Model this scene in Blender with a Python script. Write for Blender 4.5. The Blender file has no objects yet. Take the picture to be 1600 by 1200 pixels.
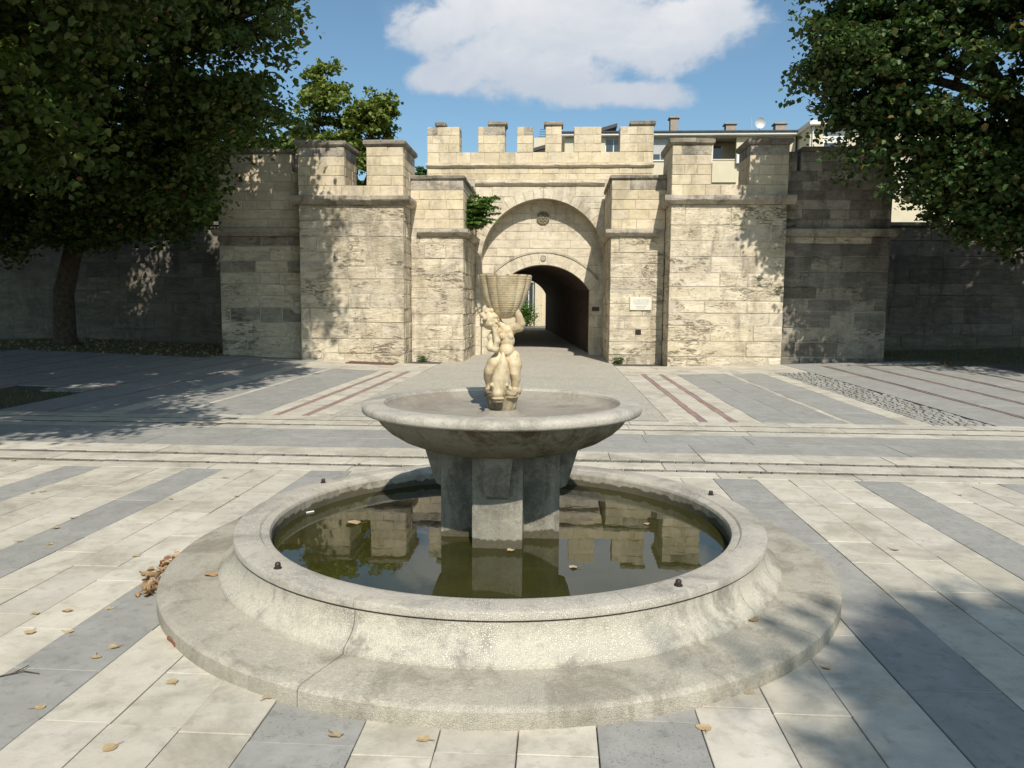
import bpy, bmesh, math, random
import numpy as np
from math import sin, cos, pi, radians, sqrt
from mathutils import Vector, Matrix

S = bpy.context.scene
COL = S.collection
random.seed(7)
RNG = np.random.default_rng(7)

# ------------------------------------------------------------------ camera
cd = bpy.data.cameras.new('camera')
cam = bpy.data.objects.new('camera', cd)
COL.objects.link(cam)
cd.lens = 27.0
cd.sensor_width = 36.0
cd.clip_start = 0.05
cd.clip_end = 2000
Rv = Vector((0.99825512, 0.05863839, 0.00694661))
Uv = Vector((-0.01273526, 0.09892956, 0.99501294))
Fv = Vector((-0.05765873, 0.99336523, -0.09950372))
cam.matrix_world = Matrix(((Rv.x, Uv.x, -Fv.x, 0), (Rv.y, Uv.y, -Fv.y, 0), (Rv.z, Uv.z, -Fv.z, 1.6), (0, 0, 0, 1)))
S.camera = cam

# ------------------------------------------------------------------ light
SUN_EL, SUN_AZ = radians(46), radians(12)       # azimuth: to the right of straight behind the camera
sun_dir = Vector((sin(SUN_AZ) * cos(SUN_EL), -cos(SUN_AZ) * cos(SUN_EL), sin(SUN_EL)))
ld = bpy.data.lights.new('sun', 'SUN')
ld.energy = 4.9
ld.angle = radians(0.53)
ld.color = (1.0, 0.945, 0.86)
sun = bpy.data.objects.new('sun', ld)
COL.objects.link(sun)
sun.rotation_euler = sun_dir.to_track_quat('Z', 'Y').to_euler()
S.view_settings.view_transform = 'Standard'
S.view_settings.look = 'None'
S.view_settings.exposure = 0.0
S.view_settings.gamma = 1.0
S.view_settings.use_curve_mapping = False
S.cycles.use_denoising = True
S.cycles.max_bounces = 8
S.cycles.transparent_max_bounces = 12
S.cycles.caustics_reflective = False
S.cycles.caustics_refractive = False

# ------------------------------------------------------------------ node helper
class NT:
    def __init__(self, tree):
        self.t = tree
        self.n = tree.nodes
    def new(self, typ, **kw):
        nd = self.n.new(typ)
        for k, v in kw.items():
            if k.startswith('i_'):
                nd.inputs[k[2:].replace('_', ' ')].default_value = v
            else:
                setattr(nd, k, v)
        return nd
    def put(self, sock, v):
        if isinstance(v, bpy.types.NodeSocket):
            self.t.links.new(v, sock)
        elif v is not None:
            if isinstance(v, (tuple, list)) and len(v) == 3 and sock.type == 'RGBA':
                v = (*v, 1)
            sock.default_value = v
    def math(self, op, a, b=None, c=None, clamp=False):
        nd = self.new('ShaderNodeMath', operation=op, use_clamp=clamp)
        for i, v in enumerate((a, b, c)):
            if v is not None:
                self.put(nd.inputs[i], v)
        return nd.outputs[0]
    def vmath(self, op, a, b=None):
        nd = self.new('ShaderNodeVectorMath', operation=op)
        self.put(nd.inputs[0], a)
        if b is not None:
            self.put(nd.inputs[1], b)
        return nd.outputs[0]
    def mix(self, f, a, b, blend='MIX'):
        nd = self.new('ShaderNodeMix', data_type='RGBA', blend_type=blend)
        self.put(nd.inputs['Factor'], f)
        self.put(nd.inputs['A'], a) if False else self.put(nd.inputs[6], a)
        self.put(nd.inputs[7], b)
        return nd.outputs[2]
    def ramp(self, f, lo, hi):
        nd = self.new('ShaderNodeMapRange', interpolation_type='SMOOTHSTEP')
        self.put(nd.inputs[0], f)
        nd.inputs[1].default_value = lo
        nd.inputs[2].default_value = hi
        return nd.outputs[0]
    def noise(self, vec, scale, detail=4, rough=0.55, dist=0.0):
        nd = self.new('ShaderNodeTexNoise')
        self.put(nd.inputs['Vector'], vec)
        nd.inputs['Scale'].default_value = scale
        nd.inputs['Detail'].default_value = detail
        nd.inputs['Roughness'].default_value = rough
        nd.inputs['Distortion'].default_value = dist
        return nd.outputs['Fac']
    def voro(self, vec, scale, feature='F1', out='Distance', rnd=1.0):
        nd = self.new('ShaderNodeTexVoronoi', feature=feature)
        self.put(nd.inputs['Vector'], vec)
        nd.inputs['Scale'].default_value = scale
        nd.inputs['Randomness'].default_value = rnd
        return nd.outputs[out]
    def stretch(self, vec, s):
        return self.vmath('MULTIPLY', vec, s)

MATS = {}
def new_mat(name):
    m = bpy.data.materials.new(name)
    m.use_nodes = True
    MATS[name] = m
    nt = NT(m.node_tree)
    b = m.node_tree.nodes['Principled BSDF']
    return m, nt, b

def pos_rand(nt, offset=True):
    """world position, shifted per object so neighbouring pieces differ; and a per-piece random number"""
    g = nt.new('ShaderNodeNewGeometry')
    oi = nt.new('ShaderNodeObjectInfo')
    r = nt.math('FRACT', nt.math('ADD', oi.outputs['Random'], g.outputs['Random Per Island']))
    p = g.outputs['Position']
    if offset:
        sh = nt.math('MULTIPLY', r, 37.0)
        cb = nt.new('ShaderNodeCombineXYZ')
        for i in range(3):
            nt.put(cb.inputs[i], sh)
        p2 = nt.vmath('ADD', p, cb.outputs[0])
    else:
        p2 = p
    return p, p2, r

def bump(nt, b, h, dist, strength=1.0, normal=None):
    bn = nt.new('ShaderNodeBump')
    nt.put(bn.inputs['Height'], h)
    bn.inputs['Distance'].default_value = dist
    bn.inputs['Strength'].default_value = strength
    if normal is not None:
        nt.put(bn.inputs['Normal'], normal)
    nt.put(b.inputs['Normal'], bn.outputs[0])
    return bn.outputs[0]

def stone(name, light, mid, dark, layer=(1, 1, 1), pits=0.5, stain=0.5, rnd=0.35, bdist=0.02, rough=0.9, scale=1.0, stainc=(0.09, 0.08, 0.065), grain=22, hue=0.05, erode=0.0):
    m, nt, b = new_mat(name)
    p, q, r = pos_rand(nt)
    ql = nt.stretch(q, layer)
    n1 = nt.noise(ql, 2.2 * scale, 6, 0.62, 0.4)
    n2 = nt.noise(ql, 9 * scale, 5, 0.65, 0.2)
    n3 = nt.noise(q, grain * 3, 3, 0.6)
    col = nt.mix(nt.ramp(n1, 0.33, 0.66), light, mid)
    col = nt.mix(nt.math('MULTIPLY', nt.ramp(n2, 0.5, 0.72), 0.55), col, dark)
    # piece to piece tone
    tone = nt.math('MULTIPLY_ADD', r, rnd, 1.0 - rnd * 0.6)
    cb = nt.new('ShaderNodeCombineColor')
    nt.put(cb.inputs[0], tone)
    nt.put(cb.inputs[1], tone)
    nt.put(cb.inputs[2], nt.math('MULTIPLY', tone, nt.math('MULTIPLY_ADD', nt.math('FRACT', nt.math('MULTIPLY', r, 7.3)), hue * 2, 1.0 - hue)))
    col = nt.mix(1.0, col, cb.outputs[0], 'MULTIPLY')
    # weather stains, continuous over pieces (soot and lichen with a shape of their own)
    s1 = nt.noise(nt.stretch(p, (1.3, 1.3, 0.45)), 1.1, 7, 0.68, 0.6)
    s2 = nt.noise(p, 5.5, 5, 0.7)
    sm = nt.ramp(nt.math('MULTIPLY_ADD', s2, 0.35, s1), 0.62, 0.88)
    col = nt.mix(nt.math('MULTIPLY', sm, stain), col, stainc)
    # pits
    pv = nt.noise(nt.stretch(q, (layer[0] * 1.0, layer[1], layer[2] * 1.5)), grain, 3, 0.6, 0.3)
    pm = nt.ramp(pv, 0.60, 0.72)
    pz = nt.ramp(nt.noise(q, 1.7, 2), 0.42, 0.6)
    pm = nt.math('MULTIPLY', pm, pz)
    col = nt.mix(nt.math('MULTIPLY', pm, pits * 0.75), col, dark)
    er = None
    if erode:
        # bands of ragged, layered erosion that run across the stones
        zone = nt.ramp(nt.noise(nt.stretch(p, (0.55, 0.55, 1.2)), 0.95, 6, 0.66, 0.9), 0.51, 0.62)
        crk = nt.noise(nt.stretch(p, (1.0, 1.0, 3.6)), 4.0, 8, 0.72, 1.3)
        er = nt.math('MULTIPLY', zone, nt.ramp(crk, 0.50, 0.60))
        col = nt.mix(nt.math('MULTIPLY', zone, 0.35), col, mid)
        col = nt.mix(nt.math('MULTIPLY', er, 0.75 * erode), col, dark)
        # pale plaster-like patches
        pl = nt.ramp(nt.noise(nt.stretch(p, (0.8, 0.8, 1.0)), 0.9, 4, 0.6, 0.5), 0.56, 0.64)
        col = nt.mix(nt.math('MULTIPLY', pl, 0.5), col, tuple(min(0.8, c * 1.12) for c in light))
        # scattered deep holes
        hv = nt.voro(nt.stretch(p, (1.0, 1.0, 1.7)), 4.2)
        ho = nt.math('MULTIPLY', nt.math('SUBTRACT', 1.0, nt.ramp(nt.math('MULTIPLY_ADD', n2, 0.10, hv), 0.10, 0.15)), nt.ramp(nt.noise(p, 1.6, 2), 0.45, 0.55))
        col = nt.mix(nt.math('MULTIPLY', ho, 0.9), col, (0.05, 0.04, 0.03))
    col = nt.mix(0.10, col, nt.mix(n3, (0, 0, 0), (1, 1, 1)), 'OVERLAY')
    nt.put(b.inputs['Base Color'], col)
    b.inputs['Roughness'].default_value = rough
    b.inputs['Specular IOR Level'].default_value = 0.25
    h = nt.math('MULTIPLY_ADD', n1, 0.8, nt.math('MULTIPLY', n2, 0.6))
    h = nt.math('MULTIPLY_ADD', pm, -pits, h)
    h = nt.math('MULTIPLY_ADD', n3, 0.08, h)
    if er is not None:
        h = nt.math('MULTIPLY_ADD', er, -0.9, h)
        h = nt.math('MULTIPLY_ADD', ho, -0.8, h)
    bump(nt, b, h, bdist)
    return m

stone('travertine', (0.70, 0.615, 0.465), (0.55, 0.465, 0.335), (0.24, 0.195, 0.135), layer=(0.7, 0.7, 2.6), pits=0.55, stain=0.60, rnd=0.22, bdist=0.04, erode=0.85, hue=0.03, stainc=(0.17, 0.142, 0.10))
stone('ashlar', (0.70, 0.60, 0.425), (0.62, 0.515, 0.35), (0.40, 0.32, 0.22), layer=(0.8, 0.8, 1.4), pits=0.3, stain=0.40, rnd=0.18, bdist=0.013, hue=0.035)
stone('cornice_stone', (0.52, 0.465, 0.37), (0.40, 0.35, 0.275), (0.19, 0.165, 0.125), layer=(0.8, 0.8, 2.0), pits=0.7, stain=0.75, rnd=0.2, bdist=0.03)
stone('cap_stone', (0.33, 0.29, 0.23), (0.23, 0.20, 0.155), (0.11, 0.095, 0.07), layer=(1, 1, 1.5), pits=0.6, stain=0.8, rnd=0.25, bdist=0.025)
stone('tympanum_stone', (0.71, 0.63, 0.485), (0.61, 0.53, 0.395), (0.38, 0.315, 0.235), layer=(0.8, 0.8, 1.5), pits=0.4, stain=0.45, rnd=0.14, bdist=0.018, hue=0.02)
stone('mortar', (0.54, 0.48, 0.38), (0.44, 0.385, 0.30), (0.24, 0.20, 0.15), pits=0.5, stain=0.5, rnd=0.05, bdist=0.02)
stone('soot_shade_stone', (0.26, 0.235, 0.19), (0.18, 0.16, 0.13), (0.08, 0.07, 0.055), layer=(0.7, 0.7, 2.5), pits=0.6, stain=0.7, rnd=0.35, bdist=0.03)  # soot on the right flank; tree shade put into curtain wall colour
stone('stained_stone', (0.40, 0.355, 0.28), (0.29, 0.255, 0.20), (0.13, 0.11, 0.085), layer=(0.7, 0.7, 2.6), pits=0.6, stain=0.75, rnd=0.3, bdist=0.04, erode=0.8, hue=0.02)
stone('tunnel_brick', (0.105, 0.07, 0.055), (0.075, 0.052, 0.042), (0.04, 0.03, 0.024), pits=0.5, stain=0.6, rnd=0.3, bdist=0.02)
stone('pale_slab', (0.575, 0.53, 0.435), (0.485, 0.44, 0.355), (0.34, 0.305, 0.24), layer=(1, 1, 1), pits=0.10, stain=0.62, rnd=0.14, bdist=0.005, rough=0.8, scale=1.3, grain=60, stainc=(0.265, 0.235, 0.18), hue=0.02)
stone('gray_slab', (0.350, 0.338, 0.303), (0.295, 0.285, 0.255), (0.185, 0.178, 0.16), layer=(1, 1, 1), pits=0.6, stain=0.34, rnd=0.08, bdist=0.003, rough=0.8, scale=2.0, grain=90, stainc=(0.22, 0.21, 0.185), hue=0.01)
stone('red_slab', (0.33, 0.225, 0.195), (0.28, 0.19, 0.165), (0.17, 0.12, 0.105), pits=0.3, stain=0.4, rnd=0.2, bdist=0.004, scale=2.0, grain=60, stainc=(0.26, 0.22, 0.18))
stone('gutter_stone', (0.24, 0.22, 0.18), (0.17, 0.155, 0.125), (0.09, 0.08, 0.065), pits=0.5, stain=0.5, rnd=0.4, bdist=0.01, scale=3.0, grain=60)
stone('cobble_gray', (0.36, 0.345, 0.305), (0.30, 0.285, 0.25), (0.18, 0.17, 0.145), pits=0.4, stain=0.4, rnd=0.28, bdist=0.006, scale=3.0, grain=60)
stone('marble', (0.66, 0.55, 0.365), (0.55, 0.435, 0.265), (0.27, 0.19, 0.10), pits=0.45, stain=0.75, rnd=0.06, bdist=0.003, rough=0.5, scale=4.0, grain=50, stainc=(0.15, 0.105, 0.055), hue=0.01)
stone('marble_base', (0.50, 0.41, 0.27), (0.36, 0.285, 0.175), (0.12, 0.09, 0.05), pits=0.5, stain=0.8, rnd=0.06, bdist=0.004, rough=0.7, scale=5.0, grain=50, stainc=(0.07, 0.055, 0.03))

def terrazzo(name, cement, chip, chips=0.8, stain=0.5, stainc=(0.14, 0.13, 0.11), tint=(1, 1, 1), wet=None):
    m, nt, b = new_mat(name)
    g = nt.new('ShaderNodeNewGeometry')
    p = g.outputs['Position']
    v = nt.new('ShaderNodeTexVoronoi', feature='F1')
    nt.put(v.inputs['Vector'], p)
    v.inputs['Scale'].default_value = 115
    ve = nt.new('ShaderNodeTexVoronoi', feature='DISTANCE_TO_EDGE')
    nt.put(ve.inputs['Vector'], p)
    ve.inputs['Scale'].default_value = 115
    cell = nt.new('ShaderNodeSeparateColor')
    nt.put(cell.inputs[0], v.outputs['Color'])
    chipm = nt.math('MULTIPLY', nt.ramp(ve.outputs['Distance'], 0.03, 0.16), nt.ramp(cell.outputs[0], 0.10, 0.45))
    big = nt.noise(p, 1.6, 5, 0.62, 0.5)
    zone = nt.ramp(big, 0.40, 0.58)
    cem = nt.mix(nt.noise(p, 14, 5, 0.65), cement, tuple(c * 0.72 for c in cement))
    chc = nt.mix(cell.outputs[1], chip, tuple(c * 0.78 for c in chip))
    worn = nt.mix(nt.math('MULTIPLY', zone, 0.75), tuple(c * 1.12 for c in cement), cem)
    col = nt.mix(nt.math('MULTIPLY', chipm, nt.math('MULTIPLY_ADD', zone, 0.55 * chips, 0.30 * chips)), worn, chc)
    s = nt.noise(nt.stretch(p, (1.2, 1.2, 0.7)), 2.3, 7, 0.7, 0.8)
    s2 = nt.noise(p, 30, 3, 0.7)
    sm = nt.ramp(nt.math('MULTIPLY_ADD', s2, 0.25, s), 0.56, 0.78)
    col = nt.mix(nt.math('MULTIPLY', sm, stain), col, stainc)
    # run-off streaks
    st_ = nt.ramp(nt.noise(nt.stretch(p, (1, 1, 0.12)), 7, 5, 0.7), 0.54, 0.70)
    col = nt.mix(nt.math('MULTIPLY', st_, 0.30 * stain), col, stainc)
    # dark speckle of grime between the chips
    sp = nt.ramp(nt.noise(p, 5.0, 4, 0.6), 0.58, 0.72)
    col = nt.mix(nt.math('MULTIPLY', nt.math('MULTIPLY', sp, nt.math('SUBTRACT', 1.0, chipm)), 0.7 * stain), col, (0.09, 0.085, 0.075))
    col = nt.mix(1.0, col, tint, 'MULTIPLY')
    if wet is not None:
        # tide mark left by the water, and streaks of algae
        sz = nt.new('ShaderNodeSeparateXYZ')
        nt.put(sz.inputs[0], p)
        edge = nt.math('MULTIPLY_ADD', nt.noise(nt.stretch(p, (1, 1, 0.15)), 9, 4, 0.6), 0.10, wet - 0.05)
        wm = nt.ramp(nt.math('SUBTRACT', edge, sz.outputs[2]), -0.006, 0.006)
        col = nt.mix(nt.math('MULTIPLY', wm, 0.85), col, (0.075, 0.062, 0.032))
        stv = nt.ramp(nt.noise(nt.stretch(p, (1, 1, 0.10)), 13, 4, 0.65), 0.50, 0.66)
        col = nt.mix(nt.math('MULTIPLY', stv, 0.45), col, (0.13, 0.115, 0.085))
    nt.put(b.inputs['Base Color'], col)
    b.inputs['Roughness'].default_value = 0.75
    b.inputs['Specular IOR Level'].default_value = 0.3
    h = nt.math('MULTIPLY_ADD', chipm, 0.30, nt.math('MULTIPLY', s2, 0.15))
    h = nt.math('MULTIPLY_ADD', big, 1.2, h)
    bump(nt, b, h, 0.006)
    return m
terrazzo('terrazzo', (0.45, 0.41, 0.335), (0.70, 0.655, 0.56), 1.0, 0.45)
terrazzo('terrazzo_step', (0.415, 0.378, 0.30), (0.57, 0.525, 0.43), 0.7, 0.60, (0.21, 0.185, 0.138))
terrazzo('terrazzo_wall', (0.47, 0.43, 0.34), (0.70, 0.655, 0.55), 1.0, 0.65)
terrazzo('bowl_shaded_concrete', (0.265, 0.23, 0.17), (0.47, 0.43, 0.345), 0.6, 1.0, (0.115, 0.08, 0.042))  # brown stains, plus shade below the lip put into the cement colour
terrazzo('dry_lining', (0.44, 0.405, 0.32), (0.5, 0.47, 0.38), 0.4, 0.6, (0.2, 0.17, 0.11), wet=0.228)
terrazzo('bowl_inside', (0.345, 0.31, 0.25), (0.41, 0.37, 0.30), 0.3, 0.5, (0.20, 0.15, 0.11))
terrazzo('pedestal_concrete', (0.33, 0.305, 0.24), (0.42, 0.39, 0.315), 0.3, 0.8, (0.12, 0.11, 0.085), wet=0.235)
terrazzo('pool_algae', (0.19, 0.175, 0.05), (0.22, 0.20, 0.07), 0.2, 0.8, (0.07, 0.075, 0.015))

def plain(name, col, rough=0.6, metal=0.0, var=0.15, sc=6.0, bd=0.0, col2=None):
    m, nt, b = new_mat(name)
    g = nt.new('ShaderNodeNewGeometry')
    n = nt.noise(g.outputs['Position'], sc, 5, 0.65)
    c2 = col2 or tuple(c * (1 - var * 2) for c in col)
    nt.put(b.inputs['Base Color'], nt.mix(nt.ramp(n, 0.35, 0.68), col, c2))
    b.inputs['Roughness'].default_value = rough
    b.inputs['Metallic'].default_value = metal
    if bd:
        bump(nt, b, n, bd)
    return m
plain('bark', (0.115, 0.085, 0.06), 0.95, var=0.3, sc=9, bd=0.04)
plain('plaster_cream', (0.66, 0.58, 0.41), 0.85, var=0.04, sc=1.5)
plain('plaster_white', (0.74, 0.73, 0.69), 0.8, var=0.03)
plain('plaster_shutter', (0.46, 0.46, 0.44), 0.6, var=0.06)
plain('roof_dark', (0.07, 0.065, 0.065), 0.7, var=0.2)
plain('chimney_plaster', (0.36, 0.30, 0.24), 0.9, var=0.1)
plain('rust', (0.16, 0.075, 0.045), 0.8, var=0.25, sc=20, bd=0.004)
plain('dark_metal', (0.06, 0.04, 0.035), 0.55, metal=0.4, var=0.2, sc=30)
plain('plaque_stone', (0.70, 0.67, 0.56), 0.5, var=0.03, sc=10)
plain('plaque_text', (0.42, 0.40, 0.35), 0.7, var=0.1)
plain('sign_red', (0.09, 0.028, 0.025), 0.5, var=0.15)
plain('carved_green', (0.27, 0.24, 0.155), 0.95, var=0.25, sc=18, bd=0.02)
plain('groove_dark', (0.13, 0.10, 0.085), 0.9, var=0.2)
plain('hole_shade', (0.035, 0.028, 0.022), 1.0)
plain('bark_strip', (0.28, 0.11, 0.055), 0.8, var=0.2)
plain('paper_white', (0.8, 0.8, 0.78), 0.6, var=0.03)
plain('aluminium', (0.55, 0.55, 0.55), 0.5, metal=0.3, var=0.05)

def glass_mat():
    m, nt, b = new_mat('window_glass')
    b.inputs['Base Color'].default_value = (0.05, 0.06, 0.065, 1)
    b.inputs['Roughness'].default_value = 0.08
    b.inputs['Specular IOR Level'].default_value = 0.8
glass_mat()

def leaf_mat(name, c1, c2, c3, odd=(0.30, 0.17, 0.04), oddf=0.03, trans=0.35):
    m, nt, b = new_mat(name)
    g = nt.new('ShaderNodeNewGeometry')
    r = g.outputs['Random Per Island']
    n = nt.noise(g.outputs['Position'], 0.55, 3, 0.6)
    col = nt.mix(nt.ramp(nt.math('MULTIPLY_ADD', r, 0.45, nt.math('MULTIPLY', n, 0.75)), 0.30, 0.85), c1, c2)
    col = nt.mix(nt.ramp(nt.math('FRACT', nt.math('MULTIPLY', r, 17.31)), 0.80, 1.0), col, c3)
    col = nt.mix(nt.math('GREATER_THAN', nt.math('FRACT', nt.math('MULTIPLY', r, 5.77)), 1.0 - oddf), col, odd)
    nt.put(b.inputs['Base Color'], col)
    b.inputs['Roughness'].default_value = 0.5
    b.inputs['Specular IOR Level'].default_value = 0.35
    tr = nt.new('ShaderNodeBsdfTranslucent')
    nt.put(tr.inputs['Color'], nt.mix(0.5, col, (0.16, 0.20, 0.02)))
    ms = nt.new('ShaderNodeMixShader')
    ms.inputs[0].default_value = trans
    m.node_tree.links.new(b.outputs[0], ms.inputs[1])
    m.node_tree.links.new(tr.outputs[0], ms.inputs[2])
    out = m.node_tree.nodes['Material Output']
    m.node_tree.links.new(ms.outputs[0], out.inputs['Surface'])
leaf_mat('leaf_linden', (0.045, 0.085, 0.016), (0.085, 0.135, 0.026), (0.14, 0.165, 0.035), (0.24, 0.12, 0.06), 0.012, 0.20)
leaf_mat('leaf_maple', (0.034, 0.072, 0.018), (0.062, 0.112, 0.028), (0.13, 0.13, 0.03), (0.15, 0.10, 0.025), 0.03, 0.17)
leaf_mat('leaf_bright', (0.13, 0.185, 0.032), (0.19, 0.24, 0.045), (0.25, 0.27, 0.07), oddf=0.01, trans=0.35)
leaf_mat('leaf_fern', (0.075, 0.16, 0.03), (0.11, 0.21, 0.04), (0.15, 0.25, 0.06), oddf=0.0, trans=0.35)
leaf_mat('grass_blade', (0.07, 0.085, 0.025), (0.13, 0.12, 0.04), (0.22, 0.17, 0.07), (0.30, 0.20, 0.08), 0.15, 0.25)
leaf_mat('leaf_dry', (0.42, 0.30, 0.16), (0.50, 0.38, 0.22), (0.56, 0.46, 0.29), (0.26, 0.14, 0.07), 0.15, 0.1)
leaf_mat('leaf_brown', (0.30, 0.18, 0.085), (0.42, 0.28, 0.15), (0.52, 0.39, 0.23), (0.2, 0.09, 0.05), 0.2, 0.1)

# ------------------------------------------------------------------ world
w = bpy.data.worlds.new('World')
S.world = w
w.use_nodes = True
nt = NT(w.node_tree)
bg = w.node_tree.nodes['Background']
sky = nt.new('ShaderNodeTexSky', sky_type='NISHITA')
sky.sun_disc = False
sky.sun_elevation = SUN_EL
sky.sun_rotation = pi - SUN_AZ
sky.altitude = 50
sky.air_density = 1.0
sky.dust_density = 1.3
sky.ozone_density = 1.2
tc = nt.new('ShaderNodeTexCoord')
sx = nt.new('ShaderNodeSeparateXYZ')
nt.put(sx.inputs[0], tc.outputs['Generated'])
X, Y, Z = sx.outputs
ys = nt.math('MAXIMUM', Y, 0.05)
u = nt.math('DIVIDE', X, ys)
v = nt.math('DIVIDE', Z, ys)
cuv = nt.new('ShaderNodeCombineXYZ')
nt.put(cuv.inputs[0], u)
nt.put(cuv.inputs[1], nt.math('MULTIPLY', v, 1.25))
field = None
CLOUD = [(0.011, 0.352, 0.185, 0.064), (-0.145, 0.350, 0.078, 0.040), (0.172, 0.352, 0.080, 0.046), (-0.142, 0.290, 0.055, 0.024),
         (-0.022, 0.292, 0.115, 0.042), (0.060, 0.267, 0.105, 0.020), (0.099, 0.320, 0.087, 0.040), (-0.093, 0.372, 0.10, 0.050), (-0.085, 0.315, 0.09, 0.045), (0.05, 0.42, 0.16, 0.07)]
for (u0, v0, a, b_) in CLOUD:
    du = nt.math('DIVIDE', nt.math('SUBTRACT', u, u0), a)
    dv = nt.math('DIVIDE', nt.math('SUBTRACT', v, v0), b_)
    d = nt.math('SUBTRACT', 1.0, nt.math('SQRT', nt.math('ADD', nt.math('MULTIPLY', du, du), nt.math('MULTIPLY', dv, dv))))
    field = d if field is None else nt.math('SMOOTH_MAX', field, d, 0.25)
cn = nt.noise(cuv.outputs[0], 10, 11, 0.62, 0.1)
cn2 = nt.noise(cuv.outputs[0], 5.5, 6, 0.55, 0.3)
dens = nt.math('ADD', field, nt.math('MULTIPLY_ADD', cn, 2.1, -1.05))
mask = nt.math('MULTIPLY', nt.ramp(dens, -0.10, 0.45), nt.math('GREATER_THAN', Y, 0.06))
wisp = nt.math('MULTIPLY', nt.ramp(nt.math('MULTIPLY_ADD', cn2, 1.1, nt.math('MULTIPLY', field, 0.30)), 0.55, 0.95), 0.22)
wisp = nt.math('MULTIPLY', wisp, nt.math('GREATER_THAN', Y, 0.06))
mask = nt.math('MAXIMUM', mask, wisp)
lowv = nt.math('MULTIPLY_ADD', v, -5.0, 1.75)
thick = nt.ramp(nt.math('ADD', lowv, nt.math('MULTIPLY_ADD', nt.noise(cuv.outputs[0], 6.0, 7, 0.6, 0.3), 1.5, -0.75)), -0.50, 0.50)
ccol = nt.mix(thick, (8.5, 8.55, 8.7), (5.5, 6.1, 7.0))
skyc = nt.mix(1.0, sky.outputs[0], (1.04, 1.26, 1.27), 'MULTIPLY')
nt.put(bg.inputs['Color'], nt.mix(mask, skyc, ccol))
bg.inputs['Strength'].default_value = 0.10

# ------------------------------------------------------------------ object helpers
ORG = {}
def link(o, parent=None, org=(0, 0, 0)):
    COL.objects.link(o)
    org = Vector(org)
    if parent is not None:
        o.parent = parent
        o.location = org - ORG[parent.name]
    else:
        o.location = org
    ORG[o.name] = org
    return o

def tag(o, label=None, cat=None, group=None, kind=None):
    if label: o['label'] = label
    if cat: o['category'] = cat
    if group: o['group'] = group
    if kind: o['kind'] = kind
    return o

def empty(name, loc, label, cat, group=None):
    o = bpy.data.objects.new(name, None)
    o.empty_display_size = 0.2
    link(o, None, loc)
    return tag(o, label, cat, group)

def obj(name, verts, faces, mat, parent=None, smooth=False, kind=None, org=None, mats=None, fmat=None):
    V = np.asarray(verts, dtype=float)
    if org is None:
        org = ((V[:, 0].min() + V[:, 0].max()) / 2, (V[:, 1].min() + V[:, 1].max()) / 2, V[:, 2].min())
    me = bpy.data.meshes.new(name)
    me.from_pydata((V - np.array(org)).tolist(), [], faces)
    for mm in ([mat] if mats is None else mats):
        me.materials.append(MATS[mm])
    if fmat is not None:
        me.polygons.foreach_set('material_index', fmat)
    if smooth:
        me.polygons.foreach_set('use_smooth', [True] * len(me.polygons))
    me.update()
    o = bpy.data.objects.new(name, me)
    link(o, parent, org)
    if kind: o['kind'] = kind
    return o

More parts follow.
